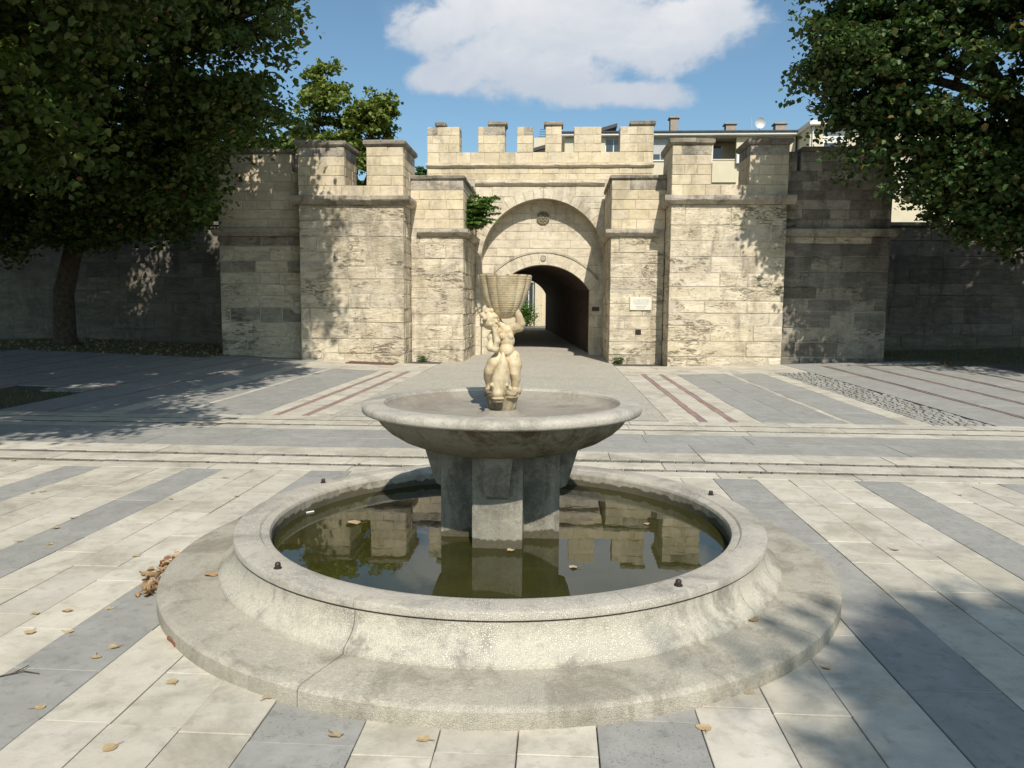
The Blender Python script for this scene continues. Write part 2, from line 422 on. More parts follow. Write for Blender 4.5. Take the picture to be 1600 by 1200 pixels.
class MB:
    """collects shapes for one mesh"""
    def __init__(self):
        self.v = []
        self.f = []
    def add(self, v, f):
        n = len(self.v)
        self.v += [tuple(a) for a in v]
        self.f += [tuple(i + n for i in q) for q in f]
        return self
    def box(self, x0, x1, y0, y1, z0, z1):
        return self.add([(x0, y0, z0), (x1, y0, z0), (x1, y1, z0), (x0, y1, z0), (x0, y0, z1), (x1, y0, z1), (x1, y1, z1), (x0, y1, z1)],
                        [(0, 3, 2, 1), (4, 5, 6, 7), (0, 1, 5, 4), (1, 2, 6, 5), (2, 3, 7, 6), (3, 0, 4, 7)])
    def bbox(self, x0, x1, y0, y1, z0, z1, c=0.01):
        """box with chamfered edges"""
        bm = bmesh.new()
        bmesh.ops.create_cube(bm, size=1)
        for vv in bm.verts:
            vv.co = ((x0 + x1) / 2 + vv.co.x * (x1 - x0), (y0 + y1) / 2 + vv.co.y * (y1 - y0), (z0 + z1) / 2 + vv.co.z * (z1 - z0))
        bmesh.ops.bevel(bm, geom=list(bm.edges), offset=c, segments=1, affect='EDGES')
        bm.verts.index_update()
        self.add([tuple(vv.co) for vv in bm.verts], [[vv.index for vv in ff.verts] for ff in bm.faces])
        bm.free()
        return self
    def tube(self, pts, rads, n=6, cap=True):
        pts = [Vector(p) for p in pts]
        base = len(self.v)
        ref = Vector((0.31, 0.22, 0.92))
        for i, p in enumerate(pts):
            d = (pts[min(i + 1, len(pts) - 1)] - pts[max(i - 1, 0)])
            d = d.normalized() if d.length > 1e-9 else Vector((0, 0, 1))
            a = d.cross(ref)
            a = a.normalized() if a.length > 1e-3 else d.cross(Vector((1, 0, 0))).normalized()
            b = d.cross(a)
            for k in range(n):
                t = 2 * pi * k / n
                self.v.append(tuple(p + (a * cos(t) + b * sin(t)) * rads[i]))
        for i in range(len(pts) - 1):
            for k in range(n):
                self.f.append((base + i * n + k, base + i * n + (k + 1) % n, base + (i + 1) * n + (k + 1) % n, base + (i + 1) * n + k))
        if cap:
            self.f.append(tuple(base + k for k in range(n))[::-1])
            self.f.append(tuple(base + (len(pts) - 1) * n + k for k in range(n)))
        return self
    def ball(self, c, r, nu=16, nv=10, rot=None):
        c = Vector(c)
        r = (r, r, r) if isinstance(r, (int, float)) else r
        vs = [Vector((0, 0, -1))]
        for j in range(1, nv):
            ph = -pi / 2 + pi * j / nv
            for i in range(nu):
                t = 2 * pi * i / nu
                vs.append(Vector((cos(ph) * cos(t), cos(ph) * sin(t), sin(ph))))
        vs.append(Vector((0, 0, 1)))
        out = []
        for q in vs:
            q = Vector((q.x * r[0], q.y * r[1], q.z * r[2]))
            if rot is not None:
                q = rot @ q
            out.append(tuple(c + q))
        f = []
        for i in range(nu):
            f.append((0, 1 + (i + 1) % nu, 1 + i))
            f.append((len(vs) - 1, 1 + (nv - 2) * nu + i, 1 + (nv - 2) * nu + (i + 1) % nu))
        for j in range(nv - 2):
            for i in range(nu):
                a = 1 + j * nu + i
                b = 1 + j * nu + (i + 1) % nu
                f.append((a, b, b + nu, a + nu))
        return self.add(out, f)
    def build(self, name, mat, parent=None, smooth=False, kind=None, org=None):
        return obj(name, self.v, self.f, mat, parent, smooth, kind, org)

def lathe(cx, cy, prof, n=96, a0=0.0, a1=2 * pi, closed=True):
    """solid of revolution of a closed (r,z) profile"""
    full = abs(a1 - a0 - 2 * pi) < 1e-6
    m = len(prof)
    V, F = [], []
    cnt = n if full else n + 1
    for i in range(cnt):
        t = a0 + (a1 - a0) * i / n
        for (r, z) in prof:
            V.append((cx + r * cos(t), cy + r * sin(t), z))
    for i in range(n):
        j = (i + 1) % cnt
        for k in range(m if closed else m - 1):
            l = (k + 1) % m
            F.append((i * m + k, j * m + k, j * m + l, i * m + l))
    if not full and closed:
        F.append(tuple(range(m))[::-1])
        F.append(tuple((cnt - 1) * m + k for k in range(m)))
    return V, F

def shade_auto(o, ang=35):
    bm = bmesh.new()
    bm.from_mesh(o.data)
    bmesh.ops.recalc_face_normals(bm, faces=list(bm.faces))
    for f in bm.faces:
        f.smooth = True
    for e in bm.edges:
        e.smooth = len(e.link_faces) == 2 and e.calc_face_angle(0) < radians(ang)
    bm.to_mesh(o.data)
    bm.free()
    return o

# ------------------------------------------------------------------ ground
def G(x, y):
    side = np.minimum(np.maximum(0, np.abs(x + 0.6) - 3.7) * 0.033, 0.40)
    k = np.clip((y - 11) / 9.0, 0, 1)
    return side * k + 0.5 * np.clip((y - 26) / 11.0, 0, 1)
def g1(x, y):
    return float(G(np.float64(x), np.float64(y)))

gx = np.concatenate([[-600, -300, -150, -80, -50, -35, -27], np.arange(-22, 22.01, 0.5), [27, 35, 50, 80, 150, 300, 600]])
gy = np.concatenate([[-600, -300, -100, -50, -25], np.arange(-12, 52.01, 0.5), [60, 80, 150, 300, 700]])
XX, YY = np.meshgrid(gx, gy)
ZZ = G(XX, YY) - 0.022
NX, NY = len(gx), len(gy)
gv = np.stack([XX.ravel(), YY.ravel(), ZZ.ravel()], 1)
gf = [(j * NX + i, j * NX + i + 1, (j + 1) * NX + i + 1, (j + 1) * NX + i) for j in range(NY - 1) for i in range(NX - 1)]
def ground_mat():
    m, nt, b = new_mat('ground_soil')
    g = nt.new('ShaderNodeNewGeometry')
    p = g.outputs['Position']
    s = nt.new('ShaderNodeSeparateXYZ')
    nt.put(s.inputs[0], p)
    n1 = nt.noise(p, 0.8, 6, 0.65)
    n2 = nt.noise(p, 14, 5, 0.7)
    n3 = nt.noise(p, 70, 3, 0.7)
    earth = nt.mix(nt.ramp(n1, 0.4, 0.62), (0.15, 0.115, 0.075), (0.085, 0.095, 0.035))
    earth = nt.mix(nt.ramp(n2, 0.5, 0.7), earth, (0.20, 0.155, 0.09))
    bed = nt.mix(n2, (0.105, 0.09, 0.072), (0.07, 0.062, 0.05))
    bed = nt.mix(nt.ramp(n3, 0.58, 0.72), bed, (0.17, 0.15, 0.12))
    ax = nt.math('ABSOLUTE', nt.math('ADD', s.outputs[0], 0.4))
    wob = nt.math('MULTIPLY_ADD', n1, 0.8, -0.4)
    out1 = nt.math('MULTIPLY', nt.math('GREATER_THAN', nt.math('ADD', ax, wob), 9.4), nt.math('GREATER_THAN', nt.math('ADD', s.outputs[1], wob), 19.6))
    out2 = nt.math('GREATER_THAN', nt.math('ADD', ax, wob), 16.5)
    e = nt.math('MAXIMUM', out1, out2)
    nt.put(b.inputs['Base Color'], nt.mix(e, bed, earth))
    b.inputs['Roughness'].default_value = 0.95
    bump(nt, b, nt.math('MULTIPLY_ADD', n3, 0.5, n2), 0.02)
ground_mat()
ground = obj('ground', gv, gf, 'ground_soil', org=(0, 0, 0), kind='structure')

# ---- paving slabs
slabs = []          # x0,x1,y0,y1,material
def strip_y(x0, x1, ya, yb, mat, lmin, lmax, gap=0.005):
    """a strip running away from the camera, cut into slabs"""
    y = ya - random.uniform(0, lmax * 0.6)
    while y < yb:
        L = random.uniform(lmin, lmax)
        a, b = max(y, ya), min(y + L, yb)
        if yb - (y + L) < 0.12:
            b = yb
            y = yb
        if b - a > 0.06:
            slabs.append((x0 + gap / 2, x1 - gap / 2, a + gap / 2, b - gap / 2, mat))
        y += L
def strip_x(y0, y1, xa, xb, mat, lmin, lmax, gap=0.007):
    x = xa - random.uniform(0, lmax * 0.6)
    while x < xb:
        L = random.uniform(lmin, lmax)
        a, b = max(x, xa), min(x + L, xb)
        if b - a > 0.06:
            slabs.append((a + gap / 2, b - gap / 2, y0 + gap / 2, y1 - gap / 2, mat))
        x += L
# near field: grey bands with three pale rows between
grays = [-12.2, -10.97, -9.74, -8.52, -7.32, -6.10, -4.86, -3.61, -2.38, -1.12, 0.17, 1.49, 2.80, 4.10, 5.40, 6.70, 8.0, 9.3, 10.6]
for i, xg in enumerate(grays):
    wg = 0.40 if xg > -3 else 0.37
    strip_y(xg, xg + wg, -2.5, 7.26, 'gray_slab', 0.75, 1.25, 0.005)
    if i + 1 < len(grays):
        xa, xb = xg + wg, grays[i + 1]
        for k in range(3):
            strip_y(xa + (xb - xa) * k / 3, xa + (xb - xa) * (k + 1) / 3, -2.5, 7.26, 'pale_slab', 0.42, 0.85, 0.0045)
strip_x(7.26, 7.50, -12, 12, 'pale_slab', 0.8, 1.4)
for (ga, gb_) in ((7.505, 7.605), (7.945, 8.055), (10.065, 10.155), (10.505, 10.575)):
    strip_x(ga, gb_, -12, 12, 'gutter_stone', 0.10, 0.22, 0.012)
strip_x(7.61, 7.94, -12, 12, 'pale_slab', 0.9, 1.5)
strip_x(8.06, 8.50, -12, 12, 'pale_slab', 0.9, 1.5)
strip_x(8.50, 9.12, -13, 13, 'gray_slab', 1.0, 1.6, 0.004)
strip_x(9.12, 9.76, -13, 13, 'gray_slab', 1.0, 1.6, 0.004)
strip_x(9.76, 10.06, -13, 13, 'pale_slab', 0.9, 1.5)
strip_x(10.16, 10.50, -13, 13, 'pale_slab', 0.9, 1.5)
strip_x(10.58, 10.93, -13, 13, 'pale_slab', 0.9, 1.5)
YF0, YF1 = 10.94, 18.85
# far field, right of the path
for (a, b, mt, l0, l1) in [(1.60, 2.04, 'pale_slab', .4, .6), (2.04, 2.15, 'red_slab', .5, .9), (2.15, 2.47, 'pale_slab', .4, .6), (2.47, 2.58, 'red_slab', .5, .9),
                           (2.58, 2.91, 'pale_slab', .4, .6), (2.91, 3.51, 'gray_slab', .8, 1.3), (3.51, 4.10, 'gray_slab', .8, 1.3), (4.10, 4.20, 'pale_slab', .8, 1.2),
                           (4.20, 4.93, 'gray_slab', .8, 1.3), (4.93, 5.26, 'pale_slab', .5, .9)]:
    strip_y(a, b, YF0, YF1, mt, l0, l1, 0.006)
xr = 6.12
for k in range(5):
    strip_y(xr, xr + 0.78, YF0, 20.6 - 0.25 * k, 'gray_slab', 0.9, 1.5, 0.008)
    strip_y(xr + 0.81, xr + 0.865, YF0, 20.6 - 0.25 * k, 'red_slab', 0.5, 0.9, 0.008)
    xr += 0.90
# left of the path
for (a, b, mt, l0, l1) in [(-3.60, -3.29, 'pale_slab', .4, .6), (-3.72, -3.60, 'red_slab', .5, .9), (-4.05, -3.72, 'pale_slab', .4, .6), (-4.16, -4.05, 'red_slab', .5, .9),
                           (-4.40, -4.16, 'pale_slab', .4, .6), (-5.0, -4.40, 'gray_slab', .8, 1.3), (-5.6, -5.0, 'gray_slab', .8, 1.3), (-5.7, -5.6, 'pale_slab', .8, 1.2),
                           (-6.42, -5.7, 'gray_slab', .8, 1.3), (-6.75, -6.42, 'pale_slab', .5, .9)]:
    strip_y(a, b, YF0, YF1, mt, l0, l1, 0.006)
xr = -6.76
for k in range(9):
    strip_y(xr - 0.78, xr, YF0, 20.4, 'gray_slab', 0.9, 1.5, 0.008)
    strip_y(xr - 0.88, xr - 0.80, YF0, 20.4, 'red_slab', 0.5, 0.9, 0.008)
    xr -= 0.90
# walk along the wall
strip_x(18.87, 19.10, -6.75, -3.3, 'pale_slab', .6, 1.0)
strip_x(18.87, 19.10, 1.6, 6.1, 'pale_slab', .6, 1.0)
for k in range(4):
    y0 = 19.13 + k * 0.56
    strip_x(y0, y0 + 0.55, -6.75, -3.3, 'pale_slab', .7, 1.2)
    strip_x(y0, y0 + 0.55, 1.6, 6.1, 'pale_slab', .7, 1.2)
strip_x(20.42, 21.36, -9.6, -6.77, 'gray_slab', .8, 1.3)
strip_x(20.65, 21.36, 6.12, 10.0, 'gray_slab', .8, 1.3)

FX, FY = -0.337, 4.76
def slab_ok(s):
    x0, x1, y0, y1, mt = s
    mx, my = (x0 + x1) / 2, (y0 + y1) / 2
    far = max(math.hypot(x - FX, y - FY) for x in (x0, x1) for y in (y0, y1))
    if far < 1.9: return False
    if mx < -8.4 and 10.9 < my < 13.3: return False
    return True
slabs = [s for s in slabs if slab_ok(s)]
def slab_screen(s):
    x0, x1, y0, y1, mt = s
    mx, my = (x0 + x1) / 2, (y0 + y1) / 2
    d = Vector((mx, my, -1.6))
    zz = d.dot(Fv)
    if zz < 0.5: return 0
    px, py = d.dot(Rv) / zz, d.dot(Uv) / zz
    if abs(px) > 0.72 or abs(py) > 0.56: return 0
    if mt == 'gutter_stone': return 0
    return (x1 - x0) * (y1 - y0) / zz ** 3
slabs.sort(key=slab_screen, reverse=True)
def slab_geo(s, jig=0.0028):
    x0, x1, y0, y1, mt = s
    c = 0.0022
    t = random.uniform(-jig, jig)
    V = []
    for (e, dz) in ((0, -0.04), (0, -c), (c, 0)):
        for (x, y) in ((x0 + e, y0 + e), (x1 - e, y0 + e), (x1 - e, y1 - e), (x0 + e, y1 - e)):
            V.append((x, y, g1(x, y) + dz + t + random.uniform(-jig, jig) * 0.5))
    F = [(8, 9, 10, 11)]
    for r in (0, 4):
        for k in range(4):
            F.append((r + k, r + (k + 1) % 4, r + 4 + (k + 1) % 4, r + 4 + k))
    return V, F
for s in slabs[:300]:
    V, F = slab_geo(s)
    obj('paving_slab', V, F, s[4], ground)
rest = {}
for s in slabs[300:]:
    rest.setdefault(s[4], MB()).add(*slab_geo(s))
for mt, mb in rest.items():
    mb.build({'gray_slab': 'gray_paving', 'pale_slab': 'pale_paving', 'red_slab': 'red_paving', 'gutter_stone': 'gutter_setts'}[mt], mt, ground, kind='stuff')

# small cobbles on the right
mb = MB()
y = YF0
while y < YF1:
    x = 5.27
    while x < 6.05:
        wx = random.uniform(0.09, 0.14)
        dy = 0.11
        z = g1(x, y) + random.uniform(-0.006, 0.003)
        q = [(x, y), (x + wx - 0.008, y), (x + wx - 0.008, y + dy - 0.008), (x, y + dy - 0.008)]
        V = [(a, b, z - 0.05) for a, b in q] + [(a + (0.009 if i in (0, 3) else -0.009), b + (0.009 if i < 2 else -0.009), z) for i, (a, b) in enumerate(q)]
        mb.add(V, [(4, 5, 6, 7)] + [(k, (k + 1) % 4, 4 + (k + 1) % 4, 4 + k) for k in range(4)])
        x += wx
    y += 0.112
mb.build('cobbles', 'cobble_gray', ground, kind='stuff')

# the fine-paved path to the gate
def path_mat():
    m, nt, b = new_mat('path_setts')
    g = nt.new('ShaderNodeNewGeometry')
    p = g.outputs['Position']
    # small setts laid in arcs
    s = nt.new('ShaderNodeSeparateXYZ')
    nt.put(s.inputs[0], p)
    fx = nt.math('SUBTRACT', nt.math('FRACT', nt.math('MULTIPLY', s.outputs[0], 0.8)), 0.5)
    arc = nt.math('MULTIPLY', nt.math('MULTIPLY', fx, fx), 0.9)
    cb = nt.new('ShaderNodeCombineXYZ')
    nt.put(cb.inputs[0], s.outputs[0])
    nt.put(cb.inputs[1], nt.math('SUBTRACT', s.outputs[1], arc))
    v = nt.new('ShaderNodeTexVoronoi', feature='DISTANCE_TO_EDGE')
    nt.put(v.inputs['Vector'], cb.outputs[0])
    v.inputs['Scale'].default_value = 11
    v.inputs['Randomness'].default_value = 0.8
    v2 = nt.new('ShaderNodeTexVoronoi', feature='F1')
    nt.put(v2.inputs['Vector'], cb.outputs[0])
    v2.inputs['Scale'].default_value = 11
    v2.inputs['Randomness'].default_value = 0.8
    j = nt.ramp(v.outputs['Distance'], 0.02, 0.10)
    sc = nt.new('ShaderNodeSeparateColor')
    nt.put(sc.inputs[0], v2.outputs['Color'])
    c = nt.mix(sc.outputs[0], (0.41, 0.378, 0.31), (0.48, 0.443, 0.366))
    big = nt.noise(p, 0.9, 5, 0.65)
    c = nt.mix(nt.math('MULTIPLY', nt.ramp(big, 0.45, 0.7), 0.4), c, (0.33, 0.295, 0.235))
    c = nt.mix(nt.math('MULTIPLY_ADD', j, 0.5, 0.5), (0.27, 0.245, 0.20), c)
    nt.put(b.inputs['Base Color'], c)
    b.inputs['Roughness'].default_value = 0.85
    bump(nt, b, j, 0.004)
path_mat()
px_ = np.linspace(-3.285, 1.595, 11)
py_ = np.concatenate([np.arange(10.95, 25.8, 0.5), np.arange(26.0, 45, 1.0)])
V, F = [], []
for yy in py_:
    for xx in px_:
        xq = xx if yy < 22 else xx
        V.append((xq, yy, g1(xq, yy) + 0.0))
n = len(px_)
for j in range(len(py_) - 1):
    for i in range(n - 1):
        F.append((j * n + i, j * n + i + 1, (j + 1) * n + i + 1, (j + 1) * n + i))
obj('path', V, F, 'path_setts', kind='structure', org=(-0.8, 11, 0))

# ------------------------------------------------------------------ masonry
def block_geo(O, U, N, ub0, ub1, ut0, ut1, v0, v1, depth=0.10, ch=0.012, jit=0.006, proud=0.0):
    """one stone: bottom edge ub0..ub1, top edge ut0..ut1, heights v0..v1 on the plane (O, U, up) facing N"""
    O, U, N = Vector(O), Vector(U), Vector(N)
    W = Vector((0, 0, 1))
    hw = max(min(ub1 - ub0, ut1 - ut0), 0.02)
    hv = v1 - v0
    eu = min(0.3, ch * 1.6 / hw)
    ev = min(0.3, ch * 1.6 / hv)
    us = [0, eu, 1 - eu, 1]
    vs = [0, ev, 1 - ev, 1]
    V = []
    for j, b in enumerate(vs):
        for i, a in enumerate(us):
            l = ub0 + (ut0 - ub0) * b
            r = ub1 + (ut1 - ub1) * b
            inner = (0 < i < 3) and (0 < j < 3)
            nn = proud + (random.uniform(-jit, jit) if inner else -ch - random.uniform(0, jit * 1.3))
            du = random.uniform(-jit, jit) * 0.7
            dv = random.uniform(-jit, jit) * 0.7
            V.append(O + U * (l + (r - l) * a + du) + W * (v0 + hv * b + dv) + N * nn)
    F = []
    for j in range(3):
        for i in range(3):
            a = j * 4 + i
            F.append((a, a + 1, a + 5, a + 4))
    ring = [0, 1, 2, 3, 7, 11, 15, 14, 13, 12, 8, 4]
    base = len(V)
    for k in ring:
        V.append(Vector(V[k]) - N * (N.dot(Vector(V[k]) - O) + depth))
    for k in range(12):
        F.append((ring[(k + 1) % 12], ring[k], base + k, base + (k + 1) % 12))
    if U.cross(W).dot(N) < 0:
        F = [f[::-1] for f in F]
    return V, F

def courses(z0, z1, hmin, hmax):
    hs = []
    z = z0
    while z < z1 - 1e-6:
        h = random.uniform(hmin, hmax)
        if z + h > z1 - hmin * 0.6:
            h = z1 - z
        if h > hmax * 1.5:
            h /= 2
        hs.append((z, z + h))
        z += h
    return hs

def lay(parent, name, mat, O, U, N, width, zs, wmin, wmax, gap=0.012, depth=0.10, ch=0.012, jit=0.006, holes=None, rough=0.0, brk=None):
    """courses of stones over a face; holes(v0,v1)->list of ((b0,b1),(t0,t1)) intervals cut out at bottom and top"""
    for ci, (v0, v1) in enumerate(zs):
        cm = random.choice(mat) if isinstance(mat, list) else mat
        spans = [((0.0, 0.0), (width, width))]
        if holes:
            for (hb, ht) in holes(v0, v1):
                ns = []
                for (l, r) in spans:
                    if hb[0] > l[0] + 0.03 and ht[0] > l[1] + 0.0:
                        ns.append((l, (min(hb[0], r[0]), min(ht[0], r[1]))))
                    if hb[1] < r[0] - 0.03 and ht[1] < r[1] - 0.0:
                        ns.append(((max(hb[1], l[0]), max(ht[1], l[1])), r))
                spans = ns
        for (l, r) in spans:
            a = max(l[0], l[1])
            b = min(r[0], r[1])
            cuts = []
            u = a + random.uniform(wmin * 0.4, wmax)
            while u < b - wmin * 0.45:
                cuts.append(u)
                u += random.uniform(wmin, wmax)
            edges = [l] + [(c, c) for c in cuts] + [r]
            for k in range(len(edges) - 1):
                e0, e1 = edges[k], edges[k + 1]
                g = gap / 2
                if e1[0] - e0[0] < 0.05 and e1[1] - e0[1] < 0.05: continue
                pr = random.uniform(-rough, rough) if rough else 0
                V, F = block_geo(O, U, N, e0[0] + g, e1[0] - g, e0[1] + g, max(e1[1] - g, e0[1] + g + 0.01), v0 + g, v1 - g, depth, ch, jit, pr)
                obj(name, V, F, (random.choice(mat) if isinstance(mat, list) and random.random() < 0.4 else cm), parent)

def moulding(parent, name, mat, pts, z0, z1, out, L=1.1, chamf=0.6, gap=0.006):
    """projecting course of stones along a polyline of (x,y) with the wall on its left-hand... outward given per segment"""
    for (a, b, nrm) in pts:
        a, b, nrm = Vector((a[0], a[1], 0)), Vector((b[0], b[1], 0)), Vector((nrm[0], nrm[1], 0))
        d = b - a
        T = d.length
        d.normalize()
        n = max(1, round(T / L))
        cuts = [0] + sorted(T * (k + random.uniform(-0.2, 0.2)) / n for k in range(1, n)) + [T]
        h = z1 - z0
        for k in range(n):
            s0, s1 = cuts[k] + gap / 2, cuts[k + 1] - gap / 2
            j = lambda: random.uniform(-0.007, 0.007)
            prof = [(-0.10, z0), (out * 0.25, z0), (out * 0.55, z0 + h * 0.18), (out * 0.92, z0 + h * 0.42), (out, z0 + h * 0.55), (out, z0 + h * 0.93), (out - 0.02, z1), (-0.10, z1 + 0.0)]
            V = []
            m = len(prof)
            for s in (s0, (s0 + s1) / 2, s1):
                for (o_, z) in prof:
                    V.append(a + d * s + nrm * (o_ + (j() if o_ > 0 else 0)) + Vector((0, 0, z + (j() * 0.7 if o_ > 0 else 0))))
            F = [tuple(range(m)), tuple(2 * m + i for i in range(m))[::-1]]
            for q in range(2):
                for i in range(m):
                    F.append((q * m + i, q * m + (i + 1) % m, (q + 1) * m + (i + 1) % m, (q + 1) * m + i))
            if d.cross(Vector((0, 0, 1))).dot(nrm) > 0:
                pass
            else:
                F = [f[::-1] for f in F]
            F = [f[::-1] for f in F]
            obj(name, V, F, mat, parent)

def cap_slab(parent, x0, x1, y0, y1, z0, z1, over=0.07, n=2, name='coping_stone'):
    L = (x1 - x0) + 2 * over
    cuts = [0] + sorted(L * (k + random.uniform(-0.15, 0.15)) / n for k in range(1, n)) + [L]
    for k in range(n):
        a, b = x0 - over + cuts[k] + (0.004 if k else 0), x0 - over + cuts[k + 1] - 0.004
        h = (z1 - z0)
        dz = random.uniform(-0.015, 0.01)
        j = lambda: random.uniform(-0.012, 0.012)
        V = []
        for (e, z) in ((0.05, z0), (0.0, z0 + h * 0.35), (0.0, z1 - 0.02), (0.03, z1)):
            for (x, y) in ((a + (e if k == 0 else 0), y0 - over + e), (b - (e if k == n - 1 else 0), y0 - over + e), (b - (e if k == n - 1 else 0), y1 + over - e), (a + (e if k == 0 else 0), y1 + over - e)):
                V.append((x + (j() if z > z0 else 0) * 0.4, y + (j() if z > z0 else 0), z + dz * (z > z0) + (j() if z > z0 else 0) * 0.6))
        F = [(3, 2, 1, 0), (12, 13, 14, 15)]
        for r in (0, 4, 8):
            for q in range(4):
                F.append((r + q, r + (q + 1) % 4, r + 4 + (q + 1) % 4, r + 4 + q))
        obj(name, V, F, 'cap_stone', parent)

XP, XM, YM = Vector((1, 0, 0)), Vector((-1, 0, 0)), Vector((0, -1, 0))
YP = Vector((0, 1, 0))
gate = empty('fortress_gate', (-0.51, 21.4, 0), 'pale weathered stone fortress gate with battlements and a vaulted passage', 'gate')
YT, YE, YW, YG = 21.4, 22.4, 21.8, 25.6
ins = 0.013

def faces_box(parent, name, mat, x0, x1, y0, y1, zs, wmin, wmax, sides, **kw):
    """stones on the front of a box and on the listed sides ('l' faces -x, 'r' faces +x)"""
    dp = kw.get('depth', 0.10)
    lay(parent, name, mat, (x0, y0, 0), XP, YM, x1 - x0, zs, wmin, wmax, **kw)
    if 'r' in sides:
        lay(parent, name, mat, (x1, y0 + dp + 0.012, 0), YP, XP, y1 - y0 - dp - 0.012, zs, wmin, wmax, **kw)
    if 'l' in sides:
        lay(parent, name, mat, (x0, y0 + dp + 0.012, 0), YP, XM, y1 - y0 - dp - 0.012, zs, wmin, wmax, **kw)

LOW = dict(gap=0.020, depth=0.12, ch=0.008, jit=0.010, rough=0.010)
UP = dict(gap=0.009, depth=0.10, ch=0.007, jit=0.004, rough=0.005)

def tower(x0, x1, side_in, merlons, mdepth):
    core = MB().box(x0 + ins, x1 - ins, YT + ins, 26.6, -0.3, 4.42)
    core.box(x0 + ins + 0.01, x1 - ins - 0.01, YT + ins + 0.02, YT + 0.62, 4.42, 4.90)
    for (a, b, dpt) in merlons:
        core.box(a + ins, b - ins, YT + ins, YT + dpt - 0.01, 4.64, 5.97)
    t = core.build('tower', 'mortar', gate)
    zs = courses(-0.12, 4.40, 0.33, 0.47)
    faces_box(t, 'stone_block', 'travertine', x0, x1, YT, 26.0 if False else 23.4, zs, 0.55, 1.5, 'lr', **LOW)
    moulding(t, 'cornice_stone', 'cornice_stone', [((x0 - 0.19, YT), (x1 + 0.19, YT), (0, -1)), ((x1, YT + 0.11), (x1, 23.4), (1, 0)), ((x0, 23.4), (x0, YT + 0.11), (-1, 0))], 4.40, 4.63, 0.19, 1.2)
    zp = [(4.64, 4.92)]
    faces_box(t, 'ashlar_block', 'ashlar', x0, x1, YT, YT + 0.6, zp, 0.4, 0.75, '', **UP)
    for (a, b, dpt) in merlons:
        zm = [(4.64 + 0.28 + i * 0.2625, 4.64 + 0.28 + (i + 1) * 0.2625) for i in range(4)]
        faces_box(t, 'ashlar_block', 'ashlar', a, b, YT, YT + dpt, zm[:3], 0.32, 0.7, 'lr', **UP)
        faces_box(t, 'ashlar_block', ['cornice_stone', 'cornice_stone', 'ashlar'] if b < 5 else ['cap_stone', 'cap_stone', 'cornice_stone'], a, b, YT, YT + dpt, zm[3:], 0.32, 0.7, 'lr', **UP)
        for s, xx, nn in (('r', b, XP), ('l', a, XM)):
            lay(t, 'ashlar_block', 'ashlar', (xx, YT + 0.115 + (0.0 if (xx in (x0, x1)) else 0.5), 0), YP, nn, dpt - 0.12 - (0.0 if (xx in (x0, x1)) else 0.5), [(4.64, 4.92)], 0.32, 0.7, **UP)
        cap_slab(t, a, b, YT, YT + dpt, 5.972, 6.14, 0.075, 2)
    return t
random.seed(11)
LT = tower(-7.24, -4.28, 'r', [(-7.24, -5.92, 1.3), (-5.31, -4.28, 1.75)], 1.5)
random.seed(12)
RT = tower(3.04, 6.14, 'l', [(3.04, 4.09, 1.75), (5.10, 6.14, 1.3)], 1.5)

def wing(x0, x1, tower_side):
    core = MB().box(x0 + ins, x1 - ins, YW + ins, 26.6, -0.3, 3.62)
    # arrow slit beside the tower
    sl = (x0 + 0.32, x0 + 0.42) if tower_side == 'l' else (x1 - 0.30, x1 - 0.20)
    core.box(x0 + ins, x1 - ins, YW + ins, YW + 0.62, 3.62, 5.36)
    core.box(x0 + ins, sl[0] - ins, YW + ins, YW + 0.62, 5.36, 5.86)
    core.box(sl[1] + ins, x1 - ins, YW + ins, YW + 0.62, 5.36, 5.86)
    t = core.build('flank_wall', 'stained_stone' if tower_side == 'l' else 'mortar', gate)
    zs = courses(-0.05, 3.58, 0.30, 0.46)
    # outer sides only: the inner end butts against the tower
    sides = 'r' if tower_side == 'l' else 'l'
    low_mat = ['stained_stone', 'stained_stone', 'soot_shade_stone', 'soot_shade_stone', 'travertine'] if tower_side == 'l' else ['travertine', 'travertine', 'stained_stone']
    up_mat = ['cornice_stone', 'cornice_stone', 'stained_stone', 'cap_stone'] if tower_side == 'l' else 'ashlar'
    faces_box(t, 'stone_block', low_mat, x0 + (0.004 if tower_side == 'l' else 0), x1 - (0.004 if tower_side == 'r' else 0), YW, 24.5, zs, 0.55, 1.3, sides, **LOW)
    ox = 0.16
    segs = [((x0 - (ox if sides == 'l' else -0.004), YW), (x1 + (ox if sides == 'r' else -0.004), YW), (0, -1))]
    segs.append(((x1, YW + 0.11), (x1, 24.5), (1, 0)) if sides == 'r' else ((x0, 24.5), (x0, YW + 0.11), (-1, 0)))
    moulding(t, 'cornice_stone', 'cornice_stone', segs, 3.58, 3.79, ox, 1.0)
    zu = [(3.80 + i * 0.2575, 3.80 + (i + 1) * 0.2575) for i in range(8)]
    def holes(v0, v1):
        if v0 > 5.3:
            return [((sl[0] - x0, sl[1] - x0), (sl[0] - x0, sl[1] - x0))]
        return []
    lay(t, 'ashlar_block', up_mat, (x0, YW, 0), XP, YM, x1 - x0 - 0.004, zu, 0.4, 0.75, holes=holes, **UP)
    if sides == 'r':
        lay(t, 'ashlar_block', 'ashlar', (x1, YW + 0.115, 0), YP, XP, 0.5, zu, 0.3, 0.5, **UP)
    else:
        lay(t, 'ashlar_block', 'ashlar', (x0, YW + 0.115, 0), YP, XM, 0.5, zu, 0.3, 0.5, **UP)
    if tower_side == 'l':
        cap_slab(t, sl[1] + 0.06, x1, YW, YW + 0.62, 5.865, 6.0, 0.06, 4)
    else:
        cap_slab(t, x0, sl[0] - 0.06, YW, YW + 0.62, 5.865, 6.0, 0.06, 3)
    return t
random.seed(13)
LW = wing(-9.72, -7.244, 'r')
